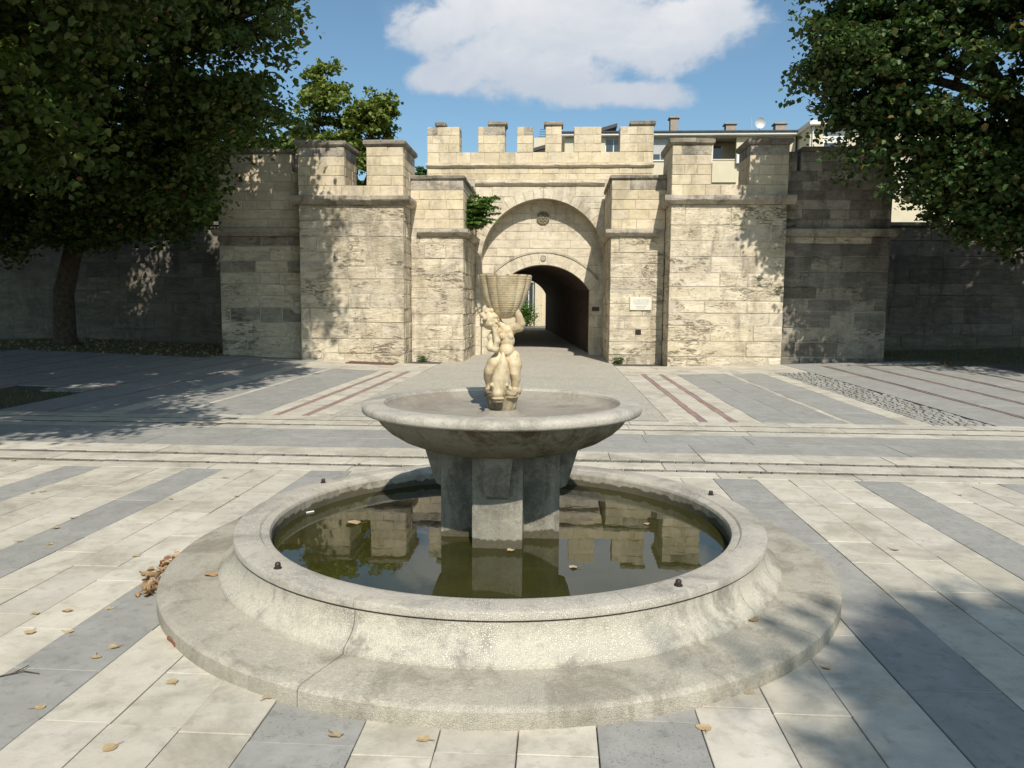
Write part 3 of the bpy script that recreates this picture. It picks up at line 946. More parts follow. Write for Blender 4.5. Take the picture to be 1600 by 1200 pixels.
random.seed(14)
RW = wing(6.144, 9.05, 'l')

def buttress(x0, x1, inner):
    core = MB().box(x0 + ins, x1 - ins, YE + ins, 26.4, -0.3, 3.66)
    core.box(x0 + ins, x1 - ins, YE + ins, 26.4, 3.66, 5.21)
    t = core.build('buttress', 'mortar', gate)
    zs = courses(-0.12, 3.63, 0.30, 0.46)
    yb = 25.58
    faces_box(t, 'stone_block', 'travertine', x0, x1, YE, yb, zs, 0.5, 1.1, inner, **LOW)
    o_ = 0.16
    if inner == 'r':
        segs = [((x0 + 0.2, YE), (x1 + o_, YE), (0, -1)), ((x1, YE + 0.11), (x1, yb), (1, 0))]
    else:
        segs = [((x0 - o_, YE), (x1 - 0.2, YE), (0, -1)), ((x0, yb), (x0, YE + 0.11), (-1, 0))]
    moulding(t, 'cornice_stone', 'cornice_stone', segs, 3.63, 3.83, o_, 0.9)
    zu = [(3.84 + i * 0.274, 3.84 + (i + 1) * 0.274) for i in range(5)]
    faces_box(t, 'ashlar_block', 'ashlar', x0, x1, YE, yb, zu[:4], 0.4, 0.75, inner, **UP)
    faces_box(t, 'ashlar_block', ['cornice_stone', 'ashlar'], x0, x1, YE, yb, zu[4:], 0.3, 0.6, inner, **UP)
    ov = 0.05
    if inner == 'r':
        cap_slab(t, x0 + 0.06, x1, YE, YE + 0.5, 5.215, 5.35, ov, 2)
        for k in range(4):
            y0 = YE + 0.62 + k * 0.62
            cap_slab(t, x1 - 0.5, x1, y0, y0 + 0.5, 5.215, 5.34, ov, 1)
    else:
        cap_slab(t, x0, x1 - 0.06, YE, YE + 0.5, 5.215, 5.35, ov, 2)
        for k in range(4):
            y0 = YE + 0.62 + k * 0.62
            cap_slab(t, x0, x0 + 0.5, y0, y0 + 0.5, 5.215, 5.34, ov, 1)
    return t
random.seed(15)
LB = buttress(-4.276, -2.74, 'r')
random.seed(16)
RB = buttress(1.50, 3.036, 'l')

# gate wall with the big pointed arch
AC = -0.50
AR, AOFF, ASP = 2.10, 0.05, 3.05
def big(x, extra=0.0):
    """height of the big arch at x (distance from its axis), None outside"""
    d = abs(x - AC) + AOFF
    r = AR + extra
    return ASP + sqrt(r * r - d * d) if d < r else None
def big_half(z, extra=0.0):
    r = AR + extra
    if z <= ASP: return r - AOFF
    q = r * r - (z - ASP) ** 2
    return max(0.0, sqrt(q) - AOFF) if q > 0 else 0.0
def arch_body(x0, x1, ztop, y0, y1, half, fn, zb=-0.3, n=40, ac=AC):
    """a wall slab with an arched opening"""
    mb = MB()
    if x0 < ac - half - 0.01:
        mb.box(x0, ac - half, y0, y1, zb, ztop)
    if x1 > ac + half + 0.01:
        mb.box(ac + half, x1, y0, y1, zb, ztop)
    xs = [ac - half * cos(pi * k / n) for k in range(n + 1)]
    V, F = [], []
    for x in xs:
        z = fn(x)
        V += [(x, y0, z), (x, y1, z), (x, y0, ztop), (x, y1, ztop)]
    for k in range(n):
        a, b = 4 * k, 4 * k + 4
        F += [(a, b, b + 2, a + 2), (b + 1, a + 1, a + 3, b + 3), (a + 1, b + 1, b, a), (a + 2, b + 2, b + 3, a + 3)]
    mb.add(V, F)
    return mb
random.seed(17)
gb = arch_body(-2.80, 1.60, 5.54, YG + ins, YG + 0.52, AR - AOFF - 0.004, lambda x: big(max(min(x, AC + AR - AOFF - 0.006), AC - AR + AOFF + 0.006)))
gb.box(-4.33 + ins, 3.03 - ins, YG + ins, YG + 0.62, 5.54, 6.62)
MER = [(-4.33, -3.26, 7.44), (-2.65, -1.77, 7.44), (-1.38, -0.86, 7.43), (-0.46, 0.07, 7.43), (0.47, 1.35, 7.42), (1.95, 3.03, 7.42)]
for (a, b, zt) in MER:
    gb.box(a + ins, b - ins, YG + ins, YG + 0.60, 6.60, zt - 0.015)
GW = gb.build('gate_wall', 'mortar', gate)
RING = 0.32
def hole_big(v0, v1):
    hb, ht = big_half(v0, RING - 0.15), big_half(v1, RING - 0.15)
    if hb <= 0.02: return []
    o_ = AC + 2.74
    return [((o_ - hb, o_ + hb), (o_ - ht, o_ + ht))]
zs = courses(3.10, 5.53, 0.19, 0.27)
lay(GW, 'ashlar_block', 'tympanum_stone', (-2.74, YG, 0), XP, YM, 4.24, zs, 0.35, 0.7, holes=hole_big, **UP)
lay(GW, 'stone_block', 'tympanum_stone', (-2.725, YG, 0), XP, YM, 0.17, courses(-0.1, 3.10, 0.3, 0.45), 0.3, 0.5, **UP)
# voussoirs of the pointed arch
def voussoir(parent, ac, r0, r1, off, zsp, sgn, t0, t1, y, dp, mat, name='voussoir', proud=0.0):
    V = []
    j = lambda: random.uniform(-0.004, 0.004)
    for yy in (y - proud, y + dp):
        for (r, t) in ((r0, t0), (r1, t0), (r1, (t0 + t1) / 2), (r1, t1), (r0, t1), (r0, (t0 + t1) / 2)):
            V.append((ac + sgn * (r * sin(t) - off), yy + (j() if yy < y + 0.001 else 0), zsp + r * cos(t)))
    F = [(5, 4, 3, 2, 1, 0), (6, 7, 8, 9, 10, 11)] + [(k, (k + 1) % 6, 6 + (k + 1) % 6, 6 + k) for k in range(6)]
    if sgn < 0:
        F = [f[::-1] for f in F]
    obj(name, V, F, mat, parent)
tmin = math.asin(AOFF / AR)
for sgn in (-1, 1):
    nv = 11
    for k in range(nv):
        t0 = tmin + (pi / 2 - tmin) * k / nv
        t1 = tmin + (pi / 2 - tmin) * (k + 1) / nv
        voussoir(GW, AC, AR + 0.002, AR + RING - 0.005, AOFF, ASP, sgn, t0 + 0.0025, t1 - 0.0025, YG, 0.50, 'tympanum_stone', proud=0.022)
# upper wall, string courses, parapet
moulding(GW, 'string_course', 'tympanum_stone', [((-2.73, YG), (1.49, YG), (0, -1))], 5.545, 5.725, 0.11, 0.8)
lay(GW, 'ashlar_block', 'ashlar', (-4.33, YG, 0), XP, YM, 7.36, [(5.735, 5.93), (5.93, 6.125)], 0.35, 0.75, **UP)
moulding(GW, 'string_course', 'tympanum_stone', [((-4.36, YG), (3.06, YG), (0, -1))], 6.13, 6.265, 0.10, 0.75)
lay(GW, 'ashlar_block', 'ashlar', (-4.33, YG, 0), XP, YM, 7.36, [(6.275, 6.62)], 0.38, 0.62, **UP)
for mi, (a, b, zt) in enumerate(MER):
    h = (zt - 6.62) / 3
    zm = [(6.62 + i * h, 6.62 + (i + 1) * h) for i in range(3)]
    faces_box(GW, 'ashlar_block', 'ashlar', a, b, YG, YG + 0.6, zm[:2], 0.28, 0.62, 'lr', **UP)
    faces_box(GW, 'ashlar_block', ['ashlar', 'cornice_stone'], a, b, YG, YG + 0.6, zm[2:], 0.28, 0.62, 'lr', **UP)
capspec = [(-4.05, -3.72), (-2.33, -1.72), None, (-0.50, 0.11), None, (2.28, 3.08)]
for c_ in capspec:
    if c_:
        cap_slab(GW, c_[0] + 0.03, c_[1] - 0.03, YG, YG + 0.55, 7.435, 7.60, 0.04, 1)

# tympanum wall with the inner arch
YI = 26.13
IC, IH, ISP = -0.50, 1.57, 2.20
IR = (IH ** 2 + 0.83 ** 2) / (2 * 0.83)
IZ = 3.03 - IR
def inner(x, e=0.0):
    d = abs(x - IC)
    r = IR + e
    return IZ + sqrt(max(r * r - d * d, 0))
tb = arch_body(-2.9, 1.9, 5.4, YI + ins, YI + 0.5, IH, lambda x: inner(x), ac=IC)
TW = tb.build('tympanum_wall', 'mortar', gate)
RI = 0.42
def hole_inner(v0, v1):
    out = []
    def hw(z):
        if z <= ISP: return IH
        q = (IR + 0.2) ** 2 - (z - IZ) ** 2
        return min(sqrt(q), IH + 0.16) if q > 0 else 0.0
    h0, h1 = hw(v0), hw(v1)
    if h0 <= 0.02: return []
    o_ = IC + 2.72
    return [((o_ - h0, o_ + h0), (o_ - h1, o_ + h1))]
zs = courses(-0.1, ISP, 0.30, 0.42) + courses(ISP, 5.35, 0.24, 0.36)
lay(TW, 'stone_block', 'tympanum_stone', (-2.72, YI, 0), XP, YM, 4.38, zs, 0.4, 1.0, holes=hole_inner, **dict(UP, jit=0.007, rough=0.006))
ta = math.asin(IH / IR)
nv = 15
for k in range(nv):
    t0, t1 = -ta + 2 * ta * k / nv, -ta + 2 * ta * (k + 1) / nv
    voussoir(TW, IC, IR, IR + RI - 0.03, 0, IZ, 1, t0 + 0.002, t1 - 0.002, YI, 0.4, 'tympanum_stone', proud=0.022)
# hood moulding over the inner arch
V, F = [], []
th = math.asin(min(0.99, (IH + 0.26) / (IR + RI)))
nh = 40
for k in range(nh + 1):
    t = -th + 2 * th * k / nh
    for (r, yy) in ((IR + RI - 0.02, YI + 0.02), (IR + RI - 0.02, YI - 0.05), (IR + RI + 0.045, YI - 0.035), (IR + RI + 0.05, YI + 0.02)):
        V.append((IC + r * sin(t), yy, IZ + r * cos(t)))
for k in range(nh):
    for q in range(4):
        F.append((k * 4 + q, k * 4 + (q + 1) % 4, (k + 1) * 4 + (q + 1) % 4, (k + 1) * 4 + q))
shade_auto(obj('hood_moulding', V, F, 'cornice_stone', TW))
# carved medallions
mb = MB()
V, F = [], []
for (r, yy) in ((0.225, YI + 0.05), (0.225, YI - 0.045), (0.19, YI - 0.06), (0.17, YI - 0.035), (0.0, YI - 0.035)):
    for k in range(8):
        t = pi / 8 + 2 * pi * k / 8
        V.append((AC - 0.01 + r * cos(t), yy, 4.57 + r * sin(t)))
for q in range(4):
    for k in range(8):
        F.append((q * 8 + k, (q + 1) * 8 + k, (q + 1) * 8 + (k + 1) % 8, q * 8 + (k + 1) % 8))
mb.add(V, F)
for k in range(8):
    t = 2 * pi * k / 8
    mb.ball((AC - 0.01 + 0.10 * cos(t), YI - 0.045, 4.57 + 0.10 * sin(t)), (0.04, 0.025, 0.04), 8, 6)
mb.ball((AC - 0.01, YI - 0.045, 4.57), (0.055, 0.03, 0.055), 8, 6)
mb.build('medallion', 'carved_green', TW)
mb = MB()
V, F = lathe(0, 0, [(0.0, 0.03), (0.07, 0.03), (0.075, 0.045), (0.10, 0.045), (0.105, -0.03), (0.0, -0.03)], 24, closed=False)
mb.add([(AC + 0.01 + x, YI - 0.015 - z, 3.25 + y) for (x, y, z) in V], F)
mb.build('medallion', 'cornice_stone', TW)

# vaulted passage, bearing slightly left
def prof(c, h, sp, ap, z0, n=20):
    r = (h * h + (ap - sp) ** 2) / (2 * (ap - sp))
    zc = ap - r
    t = math.asin(h / r)
    P = [(c - h, z0), (c - h, sp)]
    P += [(c + r * sin(-t + 2 * t * k / n), zc + r * cos(-t + 2 * t * k / n)) for k in range(1, n)]
    P += [(c + h, sp), (c + h, z0)]
    return P
V, F = [], []
N_ = 0
ys_ = np.linspace(YI + 0.35, 38.0, 9)
for q, yy in enumerate(ys_):
    f = (yy - ys_[0]) / (38.0 - ys_[0])
    c_ = IC + (-1.78 - IC) * f
    P = prof(c_, IH + 0.06 - 0.40 * f, 2.2 + 0.05 * f, 3.09 - 0.0 * f, -0.2)
    N_ = len(P)
    V += [(x, yy, z) for (x, z) in P]
for q in range(len(ys_) - 1):
    for k in range(N_ - 1):
        a = q * N_ + k
        F.append((a, a + 1, a + N_ + 1, a + N_))
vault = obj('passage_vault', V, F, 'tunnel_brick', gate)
mb = MB()
mb.box(-5.2, 3.6, YI + 0.53, 38.0, 3.3, 5.0)
mb.box(-5.2, -3.15, YI + 0.53, 38.0, -0.3, 3.3)
mb.box(1.35, 3.6, YI + 0.53, 38.0, -0.3, 3.3)
mb.build('rampart', 'soot_shade_stone', gate)
tb = arch_body(-5.2, 3.6, 5.0, 38.02, 38.4, 1.2, lambda x: prof_z(x), ac=-1.78) if False else None
# far end wall of the passage
hw_ = 1.20
rr = (hw_ ** 2 + 0.75 ** 2) / 1.5
fb = arch_body(-5.2, 3.6, 5.0, 38.02, 38.5, hw_, lambda x: 3.0 - rr + sqrt(max(0, rr * rr - (x + 1.78) ** 2)), ac=-1.78)
fb.build('rear_wall', 'soot_shade_stone', gate)

# brick courses on the lit part of the passage jamb
mb = MB()
random.seed(5)
for i in range(30):
    z = 0.02 + i * 0.072
    yy = YI + 0.42 + (0.12 if i % 2 else 0)
    while yy < YI + 3.0:
        f = (yy - ys_[0]) / (38.0 - ys_[0])
        xw = IC + (-1.78 - IC) * f + IH + 0.06 - 0.40 * f
        mb.box(xw - 0.018, xw + 0.05, yy, yy + 0.235, z, z + 0.060)
        yy += 0.25
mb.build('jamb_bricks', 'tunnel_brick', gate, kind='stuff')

# plaque, small sign, shade-dark block for a hole on the right buttress
pq = MB().bbox(2.08, 2.70, YE - 0.045, YE + 0.02, 1.54, 1.92, 0.008).build('stone_plaque', 'plaque_stone')
tag(pq, 'pale rectangular stone plaque with faint lettering on the wall right of the passage', 'plaque')
random.seed(3)
for k, (zz, ww) in enumerate([(1.83, 0.42), (1.775, 0.46), (1.72, 0.40), (1.645, 0.30), (1.60, 0.22)]):
    mb = MB()
    x = 2.39 - ww / 2
    while x < 2.39 + ww / 2:
        l = random.uniform(0.012, 0.03)
        mb.box(x, x + l, YE - 0.0475, YE - 0.044, zz - 0.011, zz + 0.011)
        x += l + random.choice((0.006, 0.006, 0.02))
    mb.build('lettering', 'plaque_text', pq)
sg = MB().bbox(1.165, 1.405, YI - 0.035, YI - 0.005, 1.49, 1.63, 0.006).build('wall_sign', 'sign_red')
tag(sg, 'small dark red sign plate beside the passage mouth', 'sign')
MB().bbox(2.26, 2.42, YE - 0.022, YE + 0.05, 0.83, 0.98, 0.012).build('hole_shade_block', 'hole_shade', RB)  # near-black block on the wall face, painted shade of a small hole

# long walls running off under the trees
def curtain(x0, x1, label, seed):
    random.seed(seed)
    y = 26.0
    t = MB().box(x0, x1, y + ins, y + 2.2, -0.3, 4.30).build('curtain_wall', 'soot_shade_stone')  # dark base colour stands in for the shade under the trees
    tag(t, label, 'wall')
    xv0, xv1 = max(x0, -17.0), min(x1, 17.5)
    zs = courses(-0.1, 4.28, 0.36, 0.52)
    lay(t, 'stone_block', 'soot_shade_stone', (xv0, y, 0), XP, YM, xv1 - xv0, zs, 0.8, 1.7, **LOW)
    n = int((xv1 - xv0) / 1.4)
    for k in range(n):
        a = xv0 + (xv1 - xv0) * k / n
        b = xv0 + (xv1 - xv0) * (k + 1) / n - 0.008
        MB().bbox(a, b, y - 0.07, y + 0.9, 4.305, 4.43, 0.02).build('coping_stone', 'cap_stone', t)
curtain(-60, -9.72, 'long stone wall with tree shade in its colour, left of the gate', 21)
curtain(9.05, 60, 'long stone wall with tree shade in its colour, right of the gate', 22)

# ------------------------------------------------------------------ fountain
ft = empty('fountain', (FX, FY, 0), 'round pale terrazzo fountain with stepped pool and raised bowl', 'fountain')
gapa = 0.0016
def ring_parts(name, mat, prof_, nseg, a_off, n=22, gap=gapa):
    for k in range(nseg):
        a0 = a_off + 2 * pi * k / nseg + gap
        a1 = a_off + 2 * pi * (k + 1) / nseg - gap
        V, F = lathe(FX, FY, prof_, n, a0, a1)
        shade_auto(obj(name, V, F, mat, ft))
ring_parts('step', 'terrazzo_step', [(1.5, -0.03), (1.995, -0.03), (2.0, 0.0), (1.998, 0.068), (1.985, 0.080), (1.96, 0.084), (1.60, 0.090), (1.5, 0.090)], 5, radians(-38), 30)
ring_parts('pool_wall', 'terrazzo_wall', [(1.43, 0.06), (1.688, 0.06), (1.690, 0.098), (1.684, 0.112), (1.666, 0.126), (1.640, 0.145), (1.620, 0.166), (1.607, 0.190), (1.600, 0.215), (1.597, 0.240), (1.597, 0.252), (1.43, 0.252)], 5, radians(-38), 30)
V, F = lathe(FX, FY, [(1.45, 0.2525), (1.588, 0.2525), (1.588, 0.2615), (1.45, 0.2615)], 120)
obj('groove', V, F, 'groove_dark', ft)
ring_parts('coping', 'terrazzo', [(1.415, 0.262), (1.602, 0.262), (1.606, 0.266), (1.607, 0.292), (1.602, 0.302), (1.592, 0.3055), (1.47, 0.306), (1.462, 0.3045), (1.452, 0.294), (1.425, 0.292), (1.408, 0.286), (1.400, 0.272), (1.400, 0.262)], 8, radians(-20), 18, 0.0007)
V, F = lathe(FX, FY, [(1.403, -0.16), (1.435, -0.16), (1.435, 0.2618), (1.403, 0.2618)], 120)
shade_auto(obj('pool_lining', V, F, 'pool_algae', ft))
V, F = lathe(FX, FY, [(0.0, -0.16), (1.42, -0.16), (1.42, -0.12), (0.0, -0.12)], 96)
# bed of the pool stands above the soil, so the sunk floor is modelled shallow
V, F = lathe(FX, FY, [(1.42, -0.01), (1.42, 0.02), (1.25, 0.012), (0.7, 0.004), (0.02, 0.0), (0.02, -0.01)], 96)
shade_auto(obj('pool_floor', V, F, 'pool_algae', ft))
# upper lining dry band
V, F = lathe(FX, FY, [(1.3985, 0.180), (1.41, 0.180), (1.41, 0.268), (1.3985, 0.268)], 120)
shade_auto(obj('lining_band', V, F, 'dry_lining', ft))
# cross-shaped pedestal
ZW = 0.185
def prism(poly, z0, z1):
    n = len(poly)
    V = [(x, y, z0) for x, y in poly] + [(x, y, z1) for x, y in poly]
    return V, [tuple(range(n))[::-1], tuple(range(n, 2 * n))] + [(k, (k + 1) % n, n + (k + 1) % n, n + k) for k in range(n)]
a_, b_ = 0.148, 0.365
cross = [(-a_, -b_), (a_, -b_), (a_, -a_), (b_, -a_), (b_, a_), (a_, a_), (a_, b_), (-a_, b_), (-a_, a_), (-b_, a_), (-b_, -a_), (-a_, -a_)]
V, F = prism([(FX + x, FY + y) for x, y in cross], -0.02, 0.745)
ped = obj('pedestal', V, F, 'pedestal_concrete', ft)
bm = bmesh.new(); bm.from_mesh(ped.data)
bmesh.ops.bevel(bm, geom=[e for e in bm.edges if abs(e.verts[0].co.z - e.verts[1].co.z) > 0.3], offset=0.006, segments=2, affect='EDGES')
bm.to_mesh(ped.data); bm.free()
for k in range(4):
    t = k * pi / 2
    V = []
    # tapering console on the end of each arm
    for (z, wd, dp) in ((0.75, 0.095, 0.115), (0.56, 0.075, 0.062), (0.50, 0.066, 0.040), (0.485, 0.060, 0.012)):
        for (p_, q_) in ((-wd, -b_ + 0.02), (-wd, -b_ - dp), (wd, -b_ - dp), (wd, -b_ + 0.02)):
            V.append((FX + p_ * cos(t) - q_ * sin(t), FY + p_ * sin(t) + q_ * cos(t), z))
    F = [(0, 1, 2, 3), (15, 14, 13, 12)]
    for r in (0, 4, 8):
        for q in range(4):
            F.append((r + (q + 1) % 4, r + q, r + 4 + q, r + 4 + (q + 1) % 4))
    obj('bracket', V, F, 'pedestal_concrete', ft)
# bowl
outer = [(0.02, 0.705), (0.38, 0.705), (0.44, 0.715), (0.52, 0.735), (0.62, 0.775), (0.70, 0.825), (0.75, 0.872), (0.778, 0.912), (0.786, 0.936)]
rim = [(0.800, 0.940), (0.846, 0.941), (0.858, 0.946), (0.864, 0.956), (0.864, 0.976), (0.858, 0.988), (0.842, 0.997), (0.80, 1.002), (0.745, 1.003), (0.732, 0.999), (0.727, 0.985)]
innr = [(0.720, 0.975), (0.705, 0.957), (0.670, 0.940), (0.58, 0.928), (0.45, 0.920), (0.25, 0.915), (0.02, 0.913)]
P = [(r, z + 0.018) for (r, z) in outer + rim + innr]
n = 120
V, F = lathe(FX, FY, P, n)
m_ = len(P)
fm = []
for i in range(n):
    for k in range(m_):
        fm.append(0 if k < len(outer) - 1 else (1 if k < len(outer) + len(rim) - 1 else 2))
bowl = obj('bowl', V, F, None, ft, mats=['bowl_shaded_concrete', 'terrazzo', 'bowl_inside'], fmat=fm)
shade_auto(bowl, 50)
V, F = lathe(FX, FY, [(0.02, 0.85), (0.20, 0.862), (0.19, 0.874), (0.15, 0.892), (0.115, 0.905), (0.108, 0.922), (0.02, 0.922)], 48)
V = [(x, y, z + 0.044) for (x, y, z) in V]
shade_auto(obj('plinth', V, F, 'bowl_inside', ft), 50)
for (bx, by) in [(-1.33, 3.66), (0.54, 3.59), (-1.78, 5.5), (1.18, 5.37)]:
    d_ = math.hypot(bx - FX, by - FY)
    bx, by = FX + (bx - FX) / d_ * 1.535, FY + (by - FY) / d_ * 1.535
    mb = MB()
    V, F = lathe(bx, by, [(0.0, 0.303), (0.021, 0.303), (0.021, 0.309), (0.014, 0.311), (0.015, 0.328), (0.011, 0.335), (0.0, 0.336)], 12, closed=False)
    mb.add(V, F).build('bolt', 'dark_metal', ft, smooth=False)
# water
def water_mat():
    m, nt, b = new_mat('pond_water')
    m.node_tree.nodes.remove(b)
    g = nt.new('ShaderNodeNewGeometry')
    n = nt.noise(g.outputs['Position'], 7.0, 3, 0.5)
    bn = nt.new('ShaderNodeBump')
    nt.put(bn.inputs['Height'], n)
    bn.inputs['Distance'].default_value = 0.00025
    fr = nt.new('ShaderNodeFresnel')
    fr.inputs['IOR'].default_value = 1.40
    nt.put(fr.inputs['Normal'], bn.outputs[0])
    gl = nt.new('ShaderNodeBsdfGlossy')
    gl.inputs['Roughness'].default_value = 0.012
    gl.inputs['Color'].default_value = (0.95, 0.97, 1.0, 1)
    nt.put(gl.inputs['Normal'], bn.outputs[0])
    tr = nt.new('ShaderNodeBsdfTransparent')
    tr.inputs['Color'].default_value = (0.50, 0.50, 0.20, 1)
    df = nt.new('ShaderNodeBsdfDiffuse')
    murk = nt.noise(g.outputs['Position'], 1.8, 5, 0.65, 0.6)
    nt.put(df.inputs['Color'], nt.mix(nt.ramp(murk, 0.35, 0.65), (0.046, 0.046, 0.011), (0.066, 0.062, 0.018)))
    m1 = nt.new('ShaderNodeMixShader')
    m1.inputs[0].default_value = 0.55
    m.node_tree.links.new(tr.outputs[0], m1.inputs[1])
    m.node_tree.links.new(df.outputs[0], m1.inputs[2])
    m2 = nt.new('ShaderNodeMixShader')
    nt.put(m2.inputs[0], fr.outputs[0])
    m.node_tree.links.new(m1.outputs[0], m2.inputs[1])
    m.node_tree.links.new(gl.outputs[0], m2.inputs[2])
    m.node_tree.links.new(m2.outputs[0], m.node_tree.nodes['Material Output'].inputs['Surface'])
water_mat()
V = [(FX, FY, ZW)] + [(FX + 1.4032 * cos(2 * pi * k / 96), FY + 1.4032 * sin(2 * pi * k / 96), ZW) for k in range(96)]
obj('water', V, [(0, 1 + k, 1 + (k + 1) % 96) for k in range(96)], 'pond_water', kind='structure')

# ------------------------------------------------------------------ statue
def remeshed(name, mb, voxel, mat, parent, smooth_it=4):
    me = bpy.data.meshes.new(name + '_tmp')
    me.from_pydata(mb.v, [], mb.f)
    bm = bmesh.new(); bm.from_mesh(me)
    bmesh.ops.recalc_face_normals(bm, faces=list(bm.faces))
    bm.to_mesh(me); bm.free()
    o = bpy.data.objects.new(name + '_tmp', me)
    COL.objects.link(o)
    r = o.modifiers.new('r', 'REMESH')
    r.mode = 'VOXEL'
    r.voxel_size = voxel
    sm = o.modifiers.new('s', 'SMOOTH')
    sm.factor = 0.5
    sm.iterations = smooth_it
    dg = bpy.context.evaluated_depsgraph_get()
    ev = bpy.data.meshes.new_from_object(o.evaluated_get(dg))
    vs = np.empty(len(ev.vertices) * 3)
    ev.vertices.foreach_get('co', vs)
    fs = [tuple(p.vertices) for p in ev.polygons]
    bpy.data.objects.remove(o)
    return obj(name, vs.reshape(-1, 3), fs, mat, parent, smooth=True)
SB = Vector((FX + 0.005, FY, 0.963))
st = empty('statue', SB, 'cream stone statue of a child carrying a fluted basket above an upside-down dolphin', 'statue')
st.scale = (0.965, 0.965, 0.978)
def sp(xz, zz, y=0.0):
    """statue-local: x across, z up in millimetre-like units of the carving, y towards the back"""
    return (SB.x + xz, SB.y + y, SB.z + zz)
def limb(mb, pts, rads, n=14):
    P = [sp(*p) for p in pts]
    mb.tube(P, rads, n)
    for p, r in zip(P, rads):
        mb.ball(p, r * 0.99, 14, 10)
body = MB()
# torso: pelvis, belly, chest, shoulders
body.ball(sp(0.028, 0.330, 0.012), (0.062, 0.052, 0.050))
body.ball(sp(0.022, 0.378, -0.004), (0.052, 0.054, 0.050))
body.ball(sp(0.024, 0.440, 0.004), (0.050, 0.044, 0.055))
body.ball(sp(0.020, 0.500, 0.008), (0.058, 0.042, 0.045))
body.ball(sp(0.000, 0.465, -0.028), (0.024, 0.016, 0.022))
body.ball(sp(0.045, 0.468, -0.026), (0.024, 0.016, 0.022))
body.ball(sp(0.024, 0.362, -0.052), (0.006, 0.006, 0.005), 8, 6)
# buttocks
body.ball(sp(0.000, 0.325, 0.045), 0.042)
body.ball(sp(0.052, 0.325, 0.045), 0.042)
# neck and head, leaning to the viewer's left under the basket and looking right
limb(body, [(0.000, 0.520, 0.000), (-0.045, 0.550, -0.010)], [0.032, 0.030])
hd = Vector(sp(-0.080, 0.572, -0.030))
HS = 1.17
body.ball(hd, (0.052 * HS, 0.054 * HS, 0.056 * HS))
fd = Vector((0.62, -0.78, -0.10)).normalized()      # where the face looks
sd = Vector((0.78, 0.62, 0.0)).normalized()
up = Vector((0, 0, 1))
def hp(f, s, u_):
    return hd + (fd * f + sd * s + up * u_) * HS
body.ball(hp(0.024, 0, -0.018), (0.036, 0.036, 0.034))                 # jaw
body.ball(hp(0.032, 0.020, -0.020), 0.019)                             # cheeks
body.ball(hp(0.032, -0.020, -0.020), 0.019)
body.ball(hp(0.038, 0, 0.020), (0.026, 0.026, 0.016))                  # brow
body.tube([hp(0.048, 0, 0.012), hp(0.062, 0, -0.010)], [0.006, 0.009], 8)  # nose
body.ball(hp(0.052, 0, -0.026), (0.011, 0.011, 0.0045), 10, 8)         # lips
body.ball(hp(0.051, 0, -0.034), (0.009, 0.009, 0.004), 10, 8)
body.ball(hp(0.044, 0, -0.046), 0.012)                                 # chin
for s_ in (-1, 1):
    body.ball(hp(0.045, 0.017 * s_, 0.003), (0.0085, 0.0085, 0.006), 10, 8)   # eyes
    body.ball(hp(-0.004, 0.053 * s_, -0.004), (0.010, 0.010, 0.016), 10, 8)   # ears
# raised arm on the viewer's right
limb(body, [(0.062, 0.522, 0.006), (0.100, 0.530, -0.006), (0.112, 0.548, -0.012)], [0.036, 0.036, 0.031])
limb(body, [(0.112, 0.548, -0.012), (0.098, 0.600, -0.022), (0.086, 0.632, -0.030)], [0.031, 0.024, 0.018])
body.ball(sp(0.084, 0.648, -0.034), (0.018, 0.011, 0.020))
for k, (dx, L) in enumerate([(-0.016, 0.030), (-0.006, 0.036), (0.004, 0.035), (0.014, 0.028)]):
    limb(body, [(0.084 + dx, 0.660, -0.038), (0.082 + dx * 1.15, 0.660 + L * 0.6, -0.046), (0.080 + dx * 1.2, 0.660 + L, -0.043)], [0.0052, 0.0050, 0.0042], 8)
limb(body, [(0.068, 0.642, -0.034), (0.056, 0.654, -0.042), (0.052, 0.664, -0.044)], [0.006, 0.0055, 0.0045], 8)
# bent arm on the viewer's left, hand to the chin
limb(body, [(-0.030, 0.508, -0.004), (-0.072, 0.460, -0.022), (-0.078, 0.398, -0.046)], [0.034, 0.031, 0.028])
limb(body, [(-0.078, 0.398, -0.046), (-0.048, 0.392, -0.062), (-0.034, 0.440, -0.072), (-0.048, 0.496, -0.072)], [0.028, 0.028, 0.023, 0.016])
body.ball(sp(-0.050, 0.512, -0.074), (0.017, 0.011, 0.020))
for k, (dx, L) in enumerate([(-0.015, 0.026), (-0.005, 0.032), (0.005, 0.031), (0.014, 0.024)]):
    limb(body, [(-0.052 + dx, 0.524, -0.076), (-0.054 + dx, 0.524 + L * 0.6, -0.080), (-0.053 + dx, 0.524 + L, -0.074)], [0.0050, 0.0048, 0.0040], 8)
limb(body, [(-0.036, 0.508, -0.076), (-0.028, 0.520, -0.080), (-0.028, 0.532, -0.076)], [0.0055, 0.0050, 0.0042], 8)
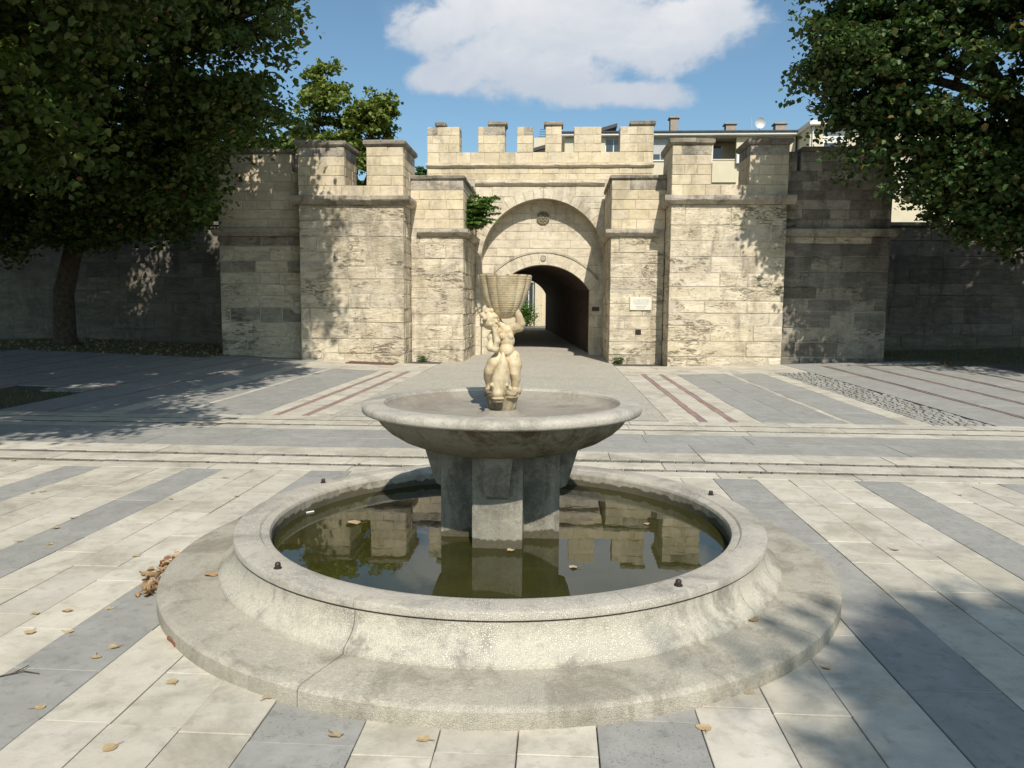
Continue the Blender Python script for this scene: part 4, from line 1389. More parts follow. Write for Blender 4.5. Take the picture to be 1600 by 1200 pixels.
# legs astride the dolphin
limb(body, [(-0.012, 0.330, 0.008), (-0.060, 0.292, -0.018), (-0.088, 0.246, -0.030)], [0.052, 0.047, 0.036])
limb(body, [(-0.088, 0.246, -0.030), (-0.094, 0.205, -0.012), (-0.090, 0.160, -0.006)], [0.036, 0.033, 0.022])
limb(body, [(0.062, 0.330, 0.008), (0.076, 0.285, -0.014), (0.076, 0.238, -0.024)], [0.052, 0.048, 0.037])
limb(body, [(0.076, 0.238, -0.024), (0.082, 0.196, -0.010), (0.076, 0.150, -0.006)], [0.036, 0.034, 0.022])
for (fx_, fz) in ((-0.092, 0.146), (0.078, 0.132)):
    limb(body, [(fx_, fz, 0.004), (fx_ - 0.002, fz - 0.008, -0.034)], [0.022, 0.017], 10)
    for k in range(5):
        body.ball(sp(fx_ - 0.016 + k * 0.008, fz - 0.012, -0.052), (0.0052, 0.011, 0.0055), 8, 6)
child = remeshed('child_figure', body, 0.0036, 'marble', st, 3)
# curls of hair
hair = MB()
random.seed(4)
for i in range(90):
    t = random.uniform(0, 2 * pi)
    ph = random.uniform(-0.55, 1.5)
    d = Vector((cos(ph) * cos(t), cos(ph) * sin(t), sin(ph)))
    if d.dot(fd) > 0.42 and d.z < 0.72: continue
    c_ = hd + Vector((d.x * 0.056, d.y * 0.058, d.z * 0.058)) * HS
    hair.ball(c_, random.uniform(0.011, 0.018), 8, 6)
hair.ball(hd - fd * 0.010 + up * 0.008, (0.061, 0.063, 0.062))
remeshed('hair', hair, 0.0036, 'marble', child, 2)
# dolphin, head down, in front of the legs
dol = MB()
pts = [(0.002, 0.360, -0.048), (0.002, 0.330, -0.056), (0.000, 0.290, -0.064), (-0.004, 0.240, -0.074), (-0.008, 0.195, -0.084), (-0.014, 0.155, -0.090), (-0.018, 0.120, -0.098)]
limb(dol, pts, [0.010, 0.020, 0.037, 0.053, 0.060, 0.057, 0.045], 18)
dol.ball(sp(-0.024, 0.116, -0.138), (0.040, 0.042, 0.032))
dol.ball(sp(-0.022, 0.088, -0.146), (0.043, 0.036, 0.011))
dol.ball(sp(-0.022, 0.068, -0.136), (0.037, 0.030, 0.010))
for s_ in (-1, 1):
    dol.ball(sp(-0.016 + 0.048 * s_, 0.168, -0.120), 0.014, 12, 8)
    dol.ball(sp(-0.016 + 0.050 * s_, 0.168, -0.129), 0.008, 10, 8)
    limb(dol, [(-0.006 + 0.03 * s_, 0.180, -0.088), (-0.006 + 0.062 * s_, 0.140, -0.086), (-0.006 + 0.075 * s_, 0.105, -0.080)], [0.014, 0.014, 0.006], 10)
limb(dol, [(0.000, 0.300, -0.094), (-0.006, 0.235, -0.119), (-0.010, 0.185, -0.134)], [0.005, 0.008, 0.006], 8)
remeshed('dolphin', dol, 0.0038, 'marble', st, 3)
# rocky base with waves
rb = MB()
V, F = [], []
NR = 64
prof_ = [(0.082, 0.0), (0.090, 0.012), (0.094, 0.040), (0.102, 0.075), (0.116, 0.092), (0.112, 0.102), (0.120, 0.112), (0.116, 0.126), (0.104, 0.138), (0.06, 0.146), (0.0, 0.147)]
for (r, z) in prof_:
    for k in range(NR):
        t = 2 * pi * k / NR
        fl = 1.0
        if z < 0.085 and z > 0.005:
            fl = 1 - 0.075 * (0.5 + 0.5 * cos(t * 11)) 
        elif z >= 0.085:
            fl = 1 + 0.05 * sin(t * 5 + z * 60) + 0.03 * sin(t * 9 - z * 90)
        V.append(sp(r * fl * cos(t) * 1.02 - 0.004, z + (0.008 * sin(3 * t + 1) if z > 0.08 else 0), r * fl * sin(t) * 0.95))
for j in range(len(prof_) - 1):
    for k in range(NR):
        F.append((j * NR + k, j * NR + (k + 1) % NR, (j + 1) * NR + (k + 1) % NR, (j + 1) * NR + k))
shade_auto(obj('rock_base', V, F, 'marble_base', st), 50)
# fluted basket
V, F = [], []
NB_ = 168
prf = [(0.0, 0.578), (0.038, 0.580), (0.066, 0.594), (0.090, 0.620), (0.110, 0.652), (0.128, 0.690), (0.142, 0.730), (0.154, 0.772), (0.163, 0.812), (0.169, 0.845), (0.171, 0.852), (0.160, 0.853), (0.150, 0.842), (0.135, 0.790), (0.10, 0.72), (0.0, 0.66)]
fine = []
for i in range(len(prf) - 1):
    a, b = prf[i], prf[i + 1]
    m_ = 9 if 2 <= i <= 8 else 1
    for q in range(m_):
        f = q / m_
        fine.append((a[0] + (b[0] - a[0]) * f, a[1] + (b[1] - a[1]) * f, i <= 9))
fine.append((*prf[-1], False))
for (r, z, outside) in fine:
    for k in range(NB_):
        t = 2 * pi * k / NB_
        rr_ = r
        if outside and r > 0.04:
            lob = abs(sin(t * 7 + 0.35))
            amt = min(1, (r - 0.04) / 0.06)
            rr_ = r * 1.05 * (1 - 0.09 * amt * (1 - lob ** 0.55)) + 0.0019 * amt * (sin(z * 2 * pi / 0.0135) * (0.6 + 0.4 * lob)) * (z < 0.835)
        V.append(sp(rr_ * cos(t) + 0.005, z, rr_ * sin(t) + 0.012))
for j in range(len(fine) - 1):
    for k in range(NB_):
        F.append((j * NB_ + k, j * NB_ + (k + 1) % NB_, (j + 1) * NB_ + (k + 1) % NB_, (j + 1) * NB_ + k))
shade_auto(obj('basket', V, F, 'marble', st), 60)

# ------------------------------------------------------------------ trees
def leaf_mesh(name, pos, size, mat, parent, rng, droop=0.5, aspect=0.8, org=None, fold=0.18):
    """many separate folded leaves as one mesh"""
    n = len(pos)
    s = size * rng.uniform(0.55, 1.4, n)
    # leaf normals mostly up, drooping at random
    nz = rng.normal(size=(n, 3))
    nz[:, 2] = np.abs(nz[:, 2]) + droop
    nz /= np.linalg.norm(nz, axis=1)[:, None]
    a = rng.normal(size=(n, 3))
    a[:, 2] -= 0.35
    a -= nz * (a * nz).sum(1)[:, None]
    a /= np.linalg.norm(a, axis=1)[:, None]
    b = np.cross(nz, a)
    shape = [(-0.5, 0, 0), (-0.18, -0.5 * aspect, fold), (0.22, -0.38 * aspect, fold), (0.55, 0, -0.1), (0.22, 0.38 * aspect, fold), (-0.18, 0.5 * aspect, fold)]
    V = np.empty((n, 6, 3))
    for k, (p, q, r) in enumerate(shape):
        V[:, k] = pos + (a * p + b * q + nz * r * 0.6) * s[:, None]
    V = V.reshape(-1, 3)
    idx = np.arange(n) * 6
    Fq = np.empty((n, 2, 4), dtype=np.int32)
    Fq[:, 0] = np.stack([idx, idx + 1, idx + 2, idx + 3], 1)
    Fq[:, 1] = np.stack([idx, idx + 3, idx + 4, idx + 5], 1)
    if org is None:
        org = (V[:, 0].mean(), V[:, 1].mean(), V[:, 2].min())
    me = bpy.data.meshes.new(name)
    me.vertices.add(len(V))
    me.vertices.foreach_set('co', (V - np.array(org)).ravel())
    me.loops.add(n * 8)
    me.loops.foreach_set('vertex_index', Fq.ravel())
    me.polygons.add(n * 2)
    me.polygons.foreach_set('loop_start', np.arange(0, n * 8, 4))
    me.polygons.foreach_set('loop_total', np.full(n * 2, 4))
    me.materials.append(MATS[mat])
    me.update(calc_edges=True)
    me.validate()
    o = bpy.data.objects.new(name, me)
    link(o, parent, org)
    return o

def tree(name, label, base, lean, trunk_r, fork_z, blobs, ntips, per, clump, lsize, lmat, seed, group=None, shell=0.55, cut=None):
    rng = np.random.default_rng(seed)
    random.seed(seed)
    bx, by = base
    bz = g1(bx, by) - 0.05
    root = empty(name, (bx, by, bz + 0.05), label, 'tree', group)
    wood = MB()
    fork = Vector((bx + lean[0], by + lean[1], fork_z))
    B0 = Vector((bx, by, bz))
    mid = B0.lerp(fork, 0.5) + Vector((random.uniform(-.15, .15), random.uniform(-.15, .15), 0))
    wood.tube([B0, B0 + Vector((0, 0, 0.25)), mid, fork], [trunk_r * 1.6, trunk_r * 1.1, trunk_r * 0.95, trunk_r * 0.8], 12)
    skel = []
    for (c_, r_) in blobs:
        c_ = Vector(c_)
        d = c_ - fork
        P = []
        for k in range(7):
            f = k / 6
            q = fork + d * f + Vector((0, 0, 1)) * (sin(f * pi) * 0.12 * d.length) + Vector((random.uniform(-.2, .2), random.uniform(-.2, .2), random.uniform(-.2, .2))) * (f > 0)
            P.append(q)
        R = [trunk_r * 0.62 * (1 - 0.75 * k / 6) for k in range(7)]
        wood.tube(P, R, 7)
        skel += P[1:]
    SK = np.array([tuple(p) for p in skel])
    wts = np.array([r_[0] * r_[1] * r_[2] for (_, r_) in blobs]) ** 0.68
    wts /= wts.sum()
    pick = rng.choice(len(blobs), ntips, p=wts)
    allpos = []
    for t in range(ntips):
        c_, r_ = blobs[pick[t]]
        d = rng.normal(size=3)
        d /= np.linalg.norm(d)
        rad = (rng.uniform(0, 1) ** (1 / 3)) if rng.uniform() > shell else rng.uniform(0.78, 1.06)
        tip = np.array(c_) + d * np.array(r_) * rad
        if cut is not None and cut(tip): continue
        k = np.argmin(((SK - tip) ** 2).sum(1))
        a = Vector(SK[k]); b = Vector(tip)
        L = (b - a).length
        m_ = a.lerp(b, 0.5) + Vector((0, 0, 0.12 * L)) + Vector(rng.normal(size=3) * 0.06 * L)
        wood.tube([a, m_, b], [0.012 + 0.010 * L, 0.009 + 0.005 * L, 0.006], 5, cap=False)
        # leaves hang in sprays around the twig end and along its outer half
        n = int(per * rng.uniform(0.6, 1.4))
        f = rng.uniform(0.45, 1.08, n)[:, None]
        line = np.array(m_) + (np.array(b) - np.array(m_)) * np.clip((f - 0.5) * 2, -0.1, 1.2)
        cl = clump * rng.uniform(0.7, 1.3)
        off = rng.normal(size=(n, 3))
        off /= np.linalg.norm(off, axis=1)[:, None]
        off *= (rng.uniform(0, 1, n) ** 0.45)[:, None] * np.array([cl, cl, cl * 0.5]) * 1.45
        allpos.append(line + off - np.array([0, 0, 0.12 * cl]))
    pos = np.concatenate(allpos)
    if cut is not None:
        pos = pos[[not cut(p) for p in pos]] if False else pos
    wood.build('trunk', 'bark', root, smooth=True)
    leaf_mesh('crown', pos, lsize, lmat, root, rng)
    return root

# trees on the left
LG = 'lindens on the left'
tree('linden_tree', 'large dark linden with its trunk standing in front of the shaded left wall', (-15.1, 22.8), (0.9, -0.6), 0.30, 3.6,
     [((-14.5, 20.5, 7.2), (4.6, 3.6, 3.4)), ((-10.6, 18.4, 7.6), (3.2, 3.2, 2.8)), ((-7.7, 17.6, 8.0), (2.0, 2.4, 2.2)), ((-15.5, 20.5, 10.6), (5.0, 4.2, 2.8)),
      ((-18.5, 20.0, 6.0), (3.5, 3.5, 3.2)), ((-12.0, 19.8, 4.9), (3.2, 2.6, 1.7)), ((-7.5, 17.8, 6.0), (1.7, 1.7, 0.9)), ((-16.0, 20.5, 4.3), (3.2, 2.8, 1.6)), ((-9.6, 18.8, 5.0), (1.7, 2.0, 1.3)), ((-12.0, 21.5, 4.2), (2.8, 1.8, 1.2))],
     1450, 92, 0.34, 0.14, 'leaf_linden', 31, LG)
tree('linden_tree', 'tall linden reaching into the top left corner, its trunk out of view', (-11.4, 11.6), (0.4, -0.3), 0.33, 3.4,
     [((-9.8, 11.0, 7.0), (3.2, 3.6, 2.7)), ((-7.6, 12.6, 7.8), (2.2, 2.6, 2.0)), ((-11.5, 8.6, 6.6), (3.4, 3.0, 2.6)), ((-10.5, 12.5, 9.8), (4.2, 4.2, 2.4)),
      ((-13.5, 12.5, 6.3), (3.4, 3.6, 2.8)), ((-9.6, 12.2, 4.7), (2.2, 2.6, 1.2)), ((-5.8, 10.6, 7.7), (1.5, 2.0, 1.2)), ((-5.9, 8.6, 7.2), (1.5, 1.8, 1.1)), ((-5.7, 12.2, 12.0), (1.7, 2.0, 1.5)), ((-8.0, 12.2, 11.8), (2.4, 2.6, 2.0))], 1250, 92, 0.31, 0.135, 'leaf_linden', 32, LG)
tree('linden_tree', 'linden standing off the left edge and shading the paving in front of the wall', (-9.4, 3.6), (0.3, 0.2), 0.28, 3.4,
     [((-7.2, 4.6, 6.6), (2.3, 3.0, 1.7)), ((-9.5, 3.5, 7.6), (3.0, 3.2, 2.2)), ((-6.3, 6.2, 6.8), (1.5, 1.8, 1.2)), ((-5.0, 4.6, 6.0), (1.4, 1.8, 0.9))], 520, 88, 0.32, 0.12, 'leaf_linden', 36, LG)
tree('linden_tree', 'linden added out of view beyond the left edge to darken the left wall', (-19.0, 15.5), (0.2, 0.2), 0.3, 3.4,  # unseen tree, added to deepen the shade on the left wall
     [((-17.0, 15.5, 6.4), (3.6, 3.6, 3.0)), ((-20.0, 16.5, 8.0), (4.0, 4.0, 3.2)), ((-15.0, 16.4, 5.0), (2.2, 2.2, 1.5))], 420, 80, 0.42, 0.22, 'leaf_linden', 38, LG)
tree('maple_tree', 'maple added beyond the right edge to darken the right wall', (19.5, 19.5), (-0.2, 0.1), 0.3, 3.2,  # extra tree, added to deepen the shade on the right wall
     [((17.5, 19.5, 6.4), (3.4, 3.2, 3.0)), ((20.5, 18.5, 7.6), (3.8, 3.8, 3.2)), ((16.0, 21.5, 4.6), (2.6, 1.8, 1.5)), ((12.6, 21.6, 5.2), (2.8, 1.6, 1.4))], 420, 80, 0.42, 0.22, 'leaf_maple', 39)
# tree on the right, close to the wall
tree('maple_tree', 'dense dark maple overhanging the right end of the fortress wall', (13.4, 18.0), (-0.2, 0.2), 0.34, 3.2,
     [((10.4, 18.0, 7.4), (3.4, 3.0, 3.2)), ((7.9, 18.9, 7.6), (2.2, 1.9, 2.0)), ((12.5, 17.0, 10.2), (4.6, 4.0, 3.0)), ((13.2, 15.6, 6.2), (3.6, 3.2, 3.0)), ((8.0, 18.8, 9.6), (2.2, 2.0, 1.8)),
      ((8.6, 19.0, 5.0), (1.9, 1.6, 1.3)), ((16.0, 18.0, 7.0), (3.5, 3.5, 3.5)), ((11.0, 18.8, 4.7), (2.6, 2.0, 1.7)), ((14.2, 18.4, 4.6), (2.8, 2.4, 1.9)), ((7.2, 19.0, 8.4), (1.9, 1.6, 1.6)), ((12.2, 18.0, 4.6), (2.4, 2.4, 1.6)), ((7.6, 19.2, 6.2), (1.5, 1.3, 1.2)), ((10.2, 18.8, 4.1), (1.7, 1.5, 1.0)), ((12.4, 18.2, 3.7), (2.2, 1.8, 1.1)), ((6.9, 19.0, 7.4), (1.6, 1.4, 1.3)), ((9.7, 19.1, 4.4), (1.3, 1.2, 1.0)), ((11.6, 18.6, 3.5), (1.8, 1.5, 0.9))], 1850, 100, 0.32, 0.13, 'leaf_maple', 33)
# tree behind the viewer that shades the lower right corner
tree('street_tree', 'leafy tree behind the viewer that shades the paving right of the fountain', (8.2, -9.4), (0.1, 0.2), 0.3, 5.5,
     [((7.0, -9.0, 11.2), (2.6, 1.8, 1.5)), ((4.95, -7.45, 11.0), (1.75, 1.15, 0.9)), ((5.7, -9.6, 12.0), (2.0, 1.5, 1.2)), ((8.4, -8.2, 10.8), (2.4, 1.6, 1.4)), ((4.8, -8.7, 11.2), (1.5, 1.1, 0.9))], 640, 95, 0.32, 0.13, 'leaf_linden', 34)
# trees behind the wall
tree('garden_tree', 'sunlit light green tree rising behind the battlements of the left tower', (-8.4, 33.5), (0, 0), 0.2, 5.0,
     [((-9.8, 33.5, 9.0), (1.8, 1.9, 2.2)), ((-8.0, 33.2, 9.0), (1.2, 1.4, 1.5)), ((-10.2, 33.8, 11.0), (0.9, 1.0, 1.6)), ((-9.2, 33.4, 7.2), (2.2, 2.0, 1.6)), ((-7.6, 33.5, 10.0), (0.7, 0.8, 1.0))],
     300, 58, 0.25, 0.17, 'leaf_bright', 35)
tree('garden_tree', 'broad tree behind the shaded left wall, mostly hidden by the linden', (-16.5, 34.0), (0, 0), 0.25, 4.0,
     [((-14.5, 34.0, 7.5), (4.2, 2.5, 3.6)), ((-20.5, 34.0, 7.0), (4.5, 2.5, 3.6))], 260, 70, 0.42, 0.26, 'leaf_linden', 37)

# ------------------------------------------------------------------ small plants
def frond_plant(name, label, base, n, length, seed, cat='plant', spread=0.9, up_=0.5, face=(0, -1)):
    """compound-leaved seedling: arching stems with leaflets in pairs"""
    rng = np.random.default_rng(seed)
    random.seed(seed)
    root = empty(name, base, label, cat)
    B = Vector(base)
    stems = MB()
    P = []
    for i in range(n):
        t = random.uniform(0, 2 * pi)
        d = Vector((cos(t) * spread + face[0] * 0.35, sin(t) * spread + face[1] * 0.45, up_ + random.uniform(-0.3, 0.5))).normalized()
        L = length * random.uniform(0.6, 1.15)
        b0 = B + Vector((0, 0, random.uniform(0, length * 0.7)))
        pts = [b0 + d * L * f + Vector((0, 0, -0.45 * L * f * f)) for f in (0, 0.25, 0.5, 0.75, 1.0)]
        stems.tube(pts, [0.008, 0.007, 0.006, 0.005, 0.003], 5)
        sidev = d.cross(Vector((0, 0, 1))).normalized()
        for k in range(9):
            f = 0.2 + 0.8 * k / 9
            c_ = b0 + d * L * f + Vector((0, 0, -0.45 * L * f * f))
            for s_ in (-1, 1):
                for q in range(3):
                    P.append(tuple(c_ + sidev * s_ * L * 0.10 * (q + 0.6) / 1.6 + Vector((0, 0, -0.01 * q))))
    stems.tube([B - Vector((0, 0, 0.1)), B + Vector((0, 0, length * 0.7))], [0.02, 0.012], 6)
    stems.build('stem', 'bark', root)
    leaf_mesh('leaves', np.array(P), length * 0.11, 'leaf_fern', root, rng, droop=1.0, aspect=0.5)
frond_plant('ailanthus_sapling', 'bright green ferny sapling rooted on the ledge left of the arch', (-2.52, 23.8, 3.86), 60, 1.15, 41, up_=0.85)
frond_plant('weed', 'small green weed at the foot of the wall left of the passage', (-3.95, 22.33, 0.0), 12, 0.26, 42)
frond_plant('weed', 'small green weed at the foot of the wall right of the passage', (1.78, 22.33, 0.0), 12, 0.24, 43)
frond_plant('wall_shrub', 'leafy shrub showing between the last two merlons over the gate', (1.66, 27.1, 6.15), 26, 0.55, 44, up_=0.9)
frond_plant('wall_shrub', 'green shrub in the gap between the left tower and the gate parapet', (-4.85, 27.6, 5.9), 26, 0.7, 45, up_=1.0)

def grass(name, n, region, hmin, hmax, mat, seed, label):
    rng = np.random.default_rng(seed)
    P = region(rng, n)
    n = len(P)
    h = rng.uniform(hmin, hmax, n)
    t = rng.uniform(0, 2 * pi, n)
    ln = rng.normal(size=(n, 2)) * 0.4
    V = np.empty((n, 3, 3))
    wd = 0.006
    V[:, 0] = P + np.stack([np.cos(t) * wd, np.sin(t) * wd, -0.02 + 0 * t], 1)
    V[:, 1] = P + np.stack([-np.cos(t) * wd, -np.sin(t) * wd, -0.02 + 0 * t], 1)
    V[:, 2] = P + np.stack([ln[:, 0] * h, ln[:, 1] * h, h], 1)
    V = V.reshape(-1, 3)
    o = obj(name, V, [(3 * i, 3 * i + 1, 3 * i + 2) for i in range(n)], mat, None, kind='stuff')
    o['label'] = label
    return o
def reg(x0, x1, y0, y1):
    def f(rng, n):
        x = rng.uniform(x0, x1, n); y = rng.uniform(y0, y1, n)
        return np.stack([x, y, G(x, y) - 0.02], 1)
    return f
grass('grass', 14000, reg(-18, -9.5, 20.5, 26.0), 0.03, 0.12, 'grass_blade', 51, 'patchy dry grass under the trees left of the gate')
grass('grass', 9000, reg(9.6, 17, 19.8, 26.0), 0.03, 0.12, 'grass_blade', 52, 'patchy grass under the tree right of the gate')
grass('grass', 2500, reg(-10.6, -8.45, 10.95, 13.25), 0.03, 0.09, 'grass_blade', 53, 'thin dry grass in the tree pit at the left edge')
def groove_reg(rng, n):
    x = np.concatenate([rng.normal(0.35, 0.25, n // 2), rng.uniform(-2, 6, n // 2)])
    y = np.where(rng.uniform(size=len(x)) > 0.4, 8.0, 7.56) + rng.normal(0, 0.02, len(x))
    k = np.concatenate([np.ones(n // 2), rng.uniform(size=n // 2) < 0.12]).astype(bool)
    return np.stack([x, y, 0 * x - 0.02], 1)[k]
grass('joint_weeds', 360, groove_reg, 0.015, 0.05, 'grass_blade', 54, 'tiny weeds in the drainage groove behind the fountain')

# ------------------------------------------------------------------ fallen leaves
def one_leaf(name, loc, size, rz, mat, seed):
    random.seed(seed)
    V = []
    n = 9
    for k in range(n):
        t = 2 * pi * k / n
        r = size * (0.5 + 0.14 * cos(t) + random.uniform(-0.10, 0.10))
        V.append((loc[0] + r * cos(t + rz), loc[1] + r * sin(t + rz) * 0.8, loc[2] + 0.003 + random.uniform(0, 0.16) * size))
    V.append((loc[0], loc[1], loc[2] + 0.004))
    F = [(k, (k + 1) % n, n) for k in range(n)]
    # stalk
    a = Vector((cos(rz), sin(rz), 0))
    p0 = Vector((loc[0], loc[1], loc[2] + 0.005))
    return MB().add(V, F).tube([p0 + a * size * 0.4, p0 + a * size * 1.0 + Vector((0, 0, 0.006))], [0.0018, 0.0012], 4).build(name, mat)
LV = [(-4.38, 6.19), (-4.41, 6.12), (-3.6, 4.85), (-3.57, 5.18), (-3.62, 5.43), (-3.36, 4.8), (-3.05, 6.85), (-2.67, 6.18), (-2.67, 4.61), (-2.38, 4.4), (-2.68, 3.7), (-2.55, 3.74), (-2.55, 3.46), (-2.36, 3.49), (-2.34, 3.79), (-2.06, 3.34), (-2.07, 3.23), (-2.03, 2.8), (-1.62, 3.04), (-1.6, 2.54), (-0.8, 2.68), (-1.16, 2.94), (-0.48, 2.68), (0.82, 3.12), (1.23, 3.37), (0.58, 2.84), (1.84, 7.29), (3.81, 11.99), (-3.52, 9.57), (-2.0, 7.6), (3.5, 6.74), (2.28, 5.14), (-3.16, 6.05), (-5.54, 7.43)]
for i, (x, y) in enumerate(LV):
    o = one_leaf('fallen_leaf', (x, y, g1(x, y)), random.uniform(0.034, 0.058), i * 1.7, 'leaf_dry', 100 + i)
    band = 'a grey paving band' if any(g_ < x < g_ + 0.4 for g_ in grays) and y < 7.26 else 'the pale paving'
    where = 'behind' if y > 6.6 else ('in front of' if y < 3.2 and abs(x - FX) < 1.4 else ('left of' if x < FX else 'right of'))
    tag(o, f'dry tan leaf on {band} {where} the fountain' + (', near the edge' if x < -3.3 or x > 3 else ''), 'leaf', f'fallen leaves on {band} {where} the fountain' + (' near the edge' if x < -3.3 or x > 3 else ''))
for i, (x, y) in enumerate([(-1.33, 4.84), (-1.42, 5.71), (-0.25, 4.36), (0.1, 4.09), (0.61, 4.98)]):
    o = one_leaf('floating_leaf', (x, y, ZW), 0.11 if i == 0 else random.uniform(0.04, 0.06), i * 2.1, 'leaf_dry', 200 + i)
    tag(o, ['broad tan leaf floating left of the pedestal, the largest on the water', 'tan leaf floating by the rear rim of the pool', 'dry leaf floating at the foot of the pedestal', 'small dry leaf floating in the front of the pool', 'small pale leaf floating right of the pedestal'][i], 'leaf')
for i, (x, y) in enumerate([(-1.93, 4.08), (0.975, 3.68)]):
    o = one_leaf('fallen_leaf', (x, y, 0.088), 0.07, i * 2.6, 'leaf_brown', 230 + i)
    tag(o, ['brown leaf on the fountain step by the left wall joint', 'brown leaf on the fountain step by the right wall joint'][i], 'leaf')
o = MB().tube([(-1.70, 5.06, ZW + 0.004), (-1.66, 5.10, ZW + 0.004)], [0.005, 0.005], 8).build('cigarette_end', 'paper_white')
tag(o, 'white cigarette end floating at the left rear of the pool', 'litter')
# drift of leaves against the step
rng = np.random.default_rng(61)
P = []
for k in range(60):
    t = radians(rng.uniform(186, 203))
    r = 2.0 + abs(rng.normal(0, 0.05)) + 0.02
    P.append((FX + r * cos(t), FY + r * sin(t), 0.012 + rng.uniform(0, 0.05) * max(0, 1 - (r - 2.0) / 0.12)))
o = leaf_mesh('leaf_drift', np.array(P), 0.05, 'leaf_brown', None, rng, droop=0.3, fold=0.3)
tag(o, 'drift of dry brown leaves against the fountain step', 'leaves', kind='stuff')
rng = np.random.default_rng(62)
P = np.stack([rng.uniform(-17, -9.6, 700), rng.uniform(20.3, 25.5, 700)], 1)
P = np.column_stack([P, G(P[:, 0], P[:, 1]) + 0.01])
o = leaf_mesh('leaf_litter', P, 0.09, 'leaf_dry', None, rng, droop=1.5)
tag(o, 'dry leaf litter under the linden', 'leaves', kind='stuff')
o = MB().tube([(-1.84, 3.44, 0.012), (-1.80, 3.41, 0.016), (-1.765, 3.365, 0.012)], [0.010, 0.014, 0.011], 6).build('bark_piece', 'bark_strip')
tag(o, 'reddish strip of bark lying beside the fountain step', 'bark')
o = MB().tube([(-2.38, 3.02, 0.006), (-2.30, 3.07, 0.012), (-2.22, 3.06, 0.008)], [0.004, 0.003, 0.002], 5).tube([(-2.33, 3.05, 0.01), (-2.31, 3.12, 0.012)], [0.003, 0.002], 5).build('twig', 'bark')
tag(o, 'thin forked twig on the paving at the lower left', 'twig')
# iron cover by the left tower
z0 = g1(-5.1, 20.9)
o = MB().bbox(-5.75, -4.45, 20.55, 21.15, 0.0, 0.024, 0.006)
for k in range(7):
    o.box(-5.65 + k * 0.17, -5.58 + k * 0.17, 20.6, 21.1, 0.022, 0.030)
o.v = [(x, y, z + g1(x, y)) for (x, y, z) in o.v]
o = o.build('manhole_cover', 'rust')
tag(o, 'rusty rectangular iron cover at the foot of the left tower', 'cover')

# ------------------------------------------------------------------ buildings behind
ap = empty('apartment_building', (8, 45, 0), 'cream apartment block with loggia and chimneys behind the right tower', 'building')
yb = 45.0
def facade(parent, x0, x1, z0, z1, y, opens, dpt, mat):
    """front wall made of panels round its openings"""
    xs = sorted({x0, x1, *[o_[0] for o_ in opens], *[o_[1] for o_ in opens]})
    mb = MB()
    for i in range(len(xs) - 1):
        xm = (xs[i] + xs[i + 1]) / 2
        cut = sorted([(o_[2], o_[3]) for o_ in opens if o_[0] < xm < o_[1]])
        z = z0
        for (a, b) in cut:
            if a > z: mb.box(xs[i], xs[i + 1], y, y + dpt, z, a)
            z = b
        if z < z1: mb.box(xs[i], xs[i + 1], y, y + dpt, z, z1)
    mb.box(x0, x1, y + dpt + 1.3, y + 9, z0, z1 - 0.02)
    mb.box(x0, x0 + 0.25, y + dpt, y + dpt + 1.3, z0, z1 - 0.02)
    mb.box(x1 - 0.25, x1, y + dpt, y + dpt + 1.3, z0, z1 - 0.02)
    return mb.build('wall', mat, parent)
logs = [(8.66, 9.95, z, z + 2.15) for z in (3.4, 6.2, 9.05)]
wins = [(x, x + 0.95, z, z + 1.25) for x in (0.8, 2.6, 5.25, 11.2) for z in (4.3, 7.1, 9.95)]
facade(ap, 0.3, 13.2, -0.5, 11.25, yb, logs + wins, 0.25, 'plaster_cream')
for (a, b, z0_, z1_) in wins:
    f_ = MB().box(a, b, yb + 0.10, yb + 0.16, z0_, z1_).build('window', 'plaster_shutter' if abs(a - 5.25) < 0.1 else 'plaster_white', ap)
    MB().box(a + 0.06, (a + b) / 2 - 0.03, yb + 0.085, yb + 0.099, z0_ + 0.06, z1_ - (0.06 if abs(a - 5.25) > 0.1 else 0.9)).box((a + b) / 2 + 0.03, b - 0.06, yb + 0.085, yb + 0.099, z0_ + 0.06, z1_ - (0.06 if abs(a - 5.25) > 0.1 else 0.9)).build('pane', 'window_glass', f_)
    MB().bbox(a - 0.05, b + 0.05, yb - 0.06, yb + 0.12, z0_ - 0.07, z0_ - 0.005, 0.01).build('sill', 'plaster_white', f_)
for (a, b, z0_, z1_) in logs:
    bl = MB().box(a - 0.04, b + 0.04, yb - 0.10, yb - 0.004, z0_ - 0.35, z0_ + 0.86).box(a - 0.07, b + 0.07, yb - 0.13, yb + 0.02, z0_ + 0.865, z0_ + 0.93).build('balcony', 'plaster_cream', ap)
    d_ = MB().box(a + 0.1, a + 0.75, yb + 1.50, yb + 1.53, z0_, z1_ - 0.2).build('balcony_door', 'window_glass', ap)
    MB().box(a + 0.75, a + 0.82, yb + 1.48, yb + 1.53, z0_, z1_ - 0.2).build('frame', 'plaster_white', d_)
MB().bbox(0.1, 13.35, yb - 0.35, yb + 9.2, 11.26, 11.40, 0.02).build('eaves', 'plaster_white', ap)
rf = MB()
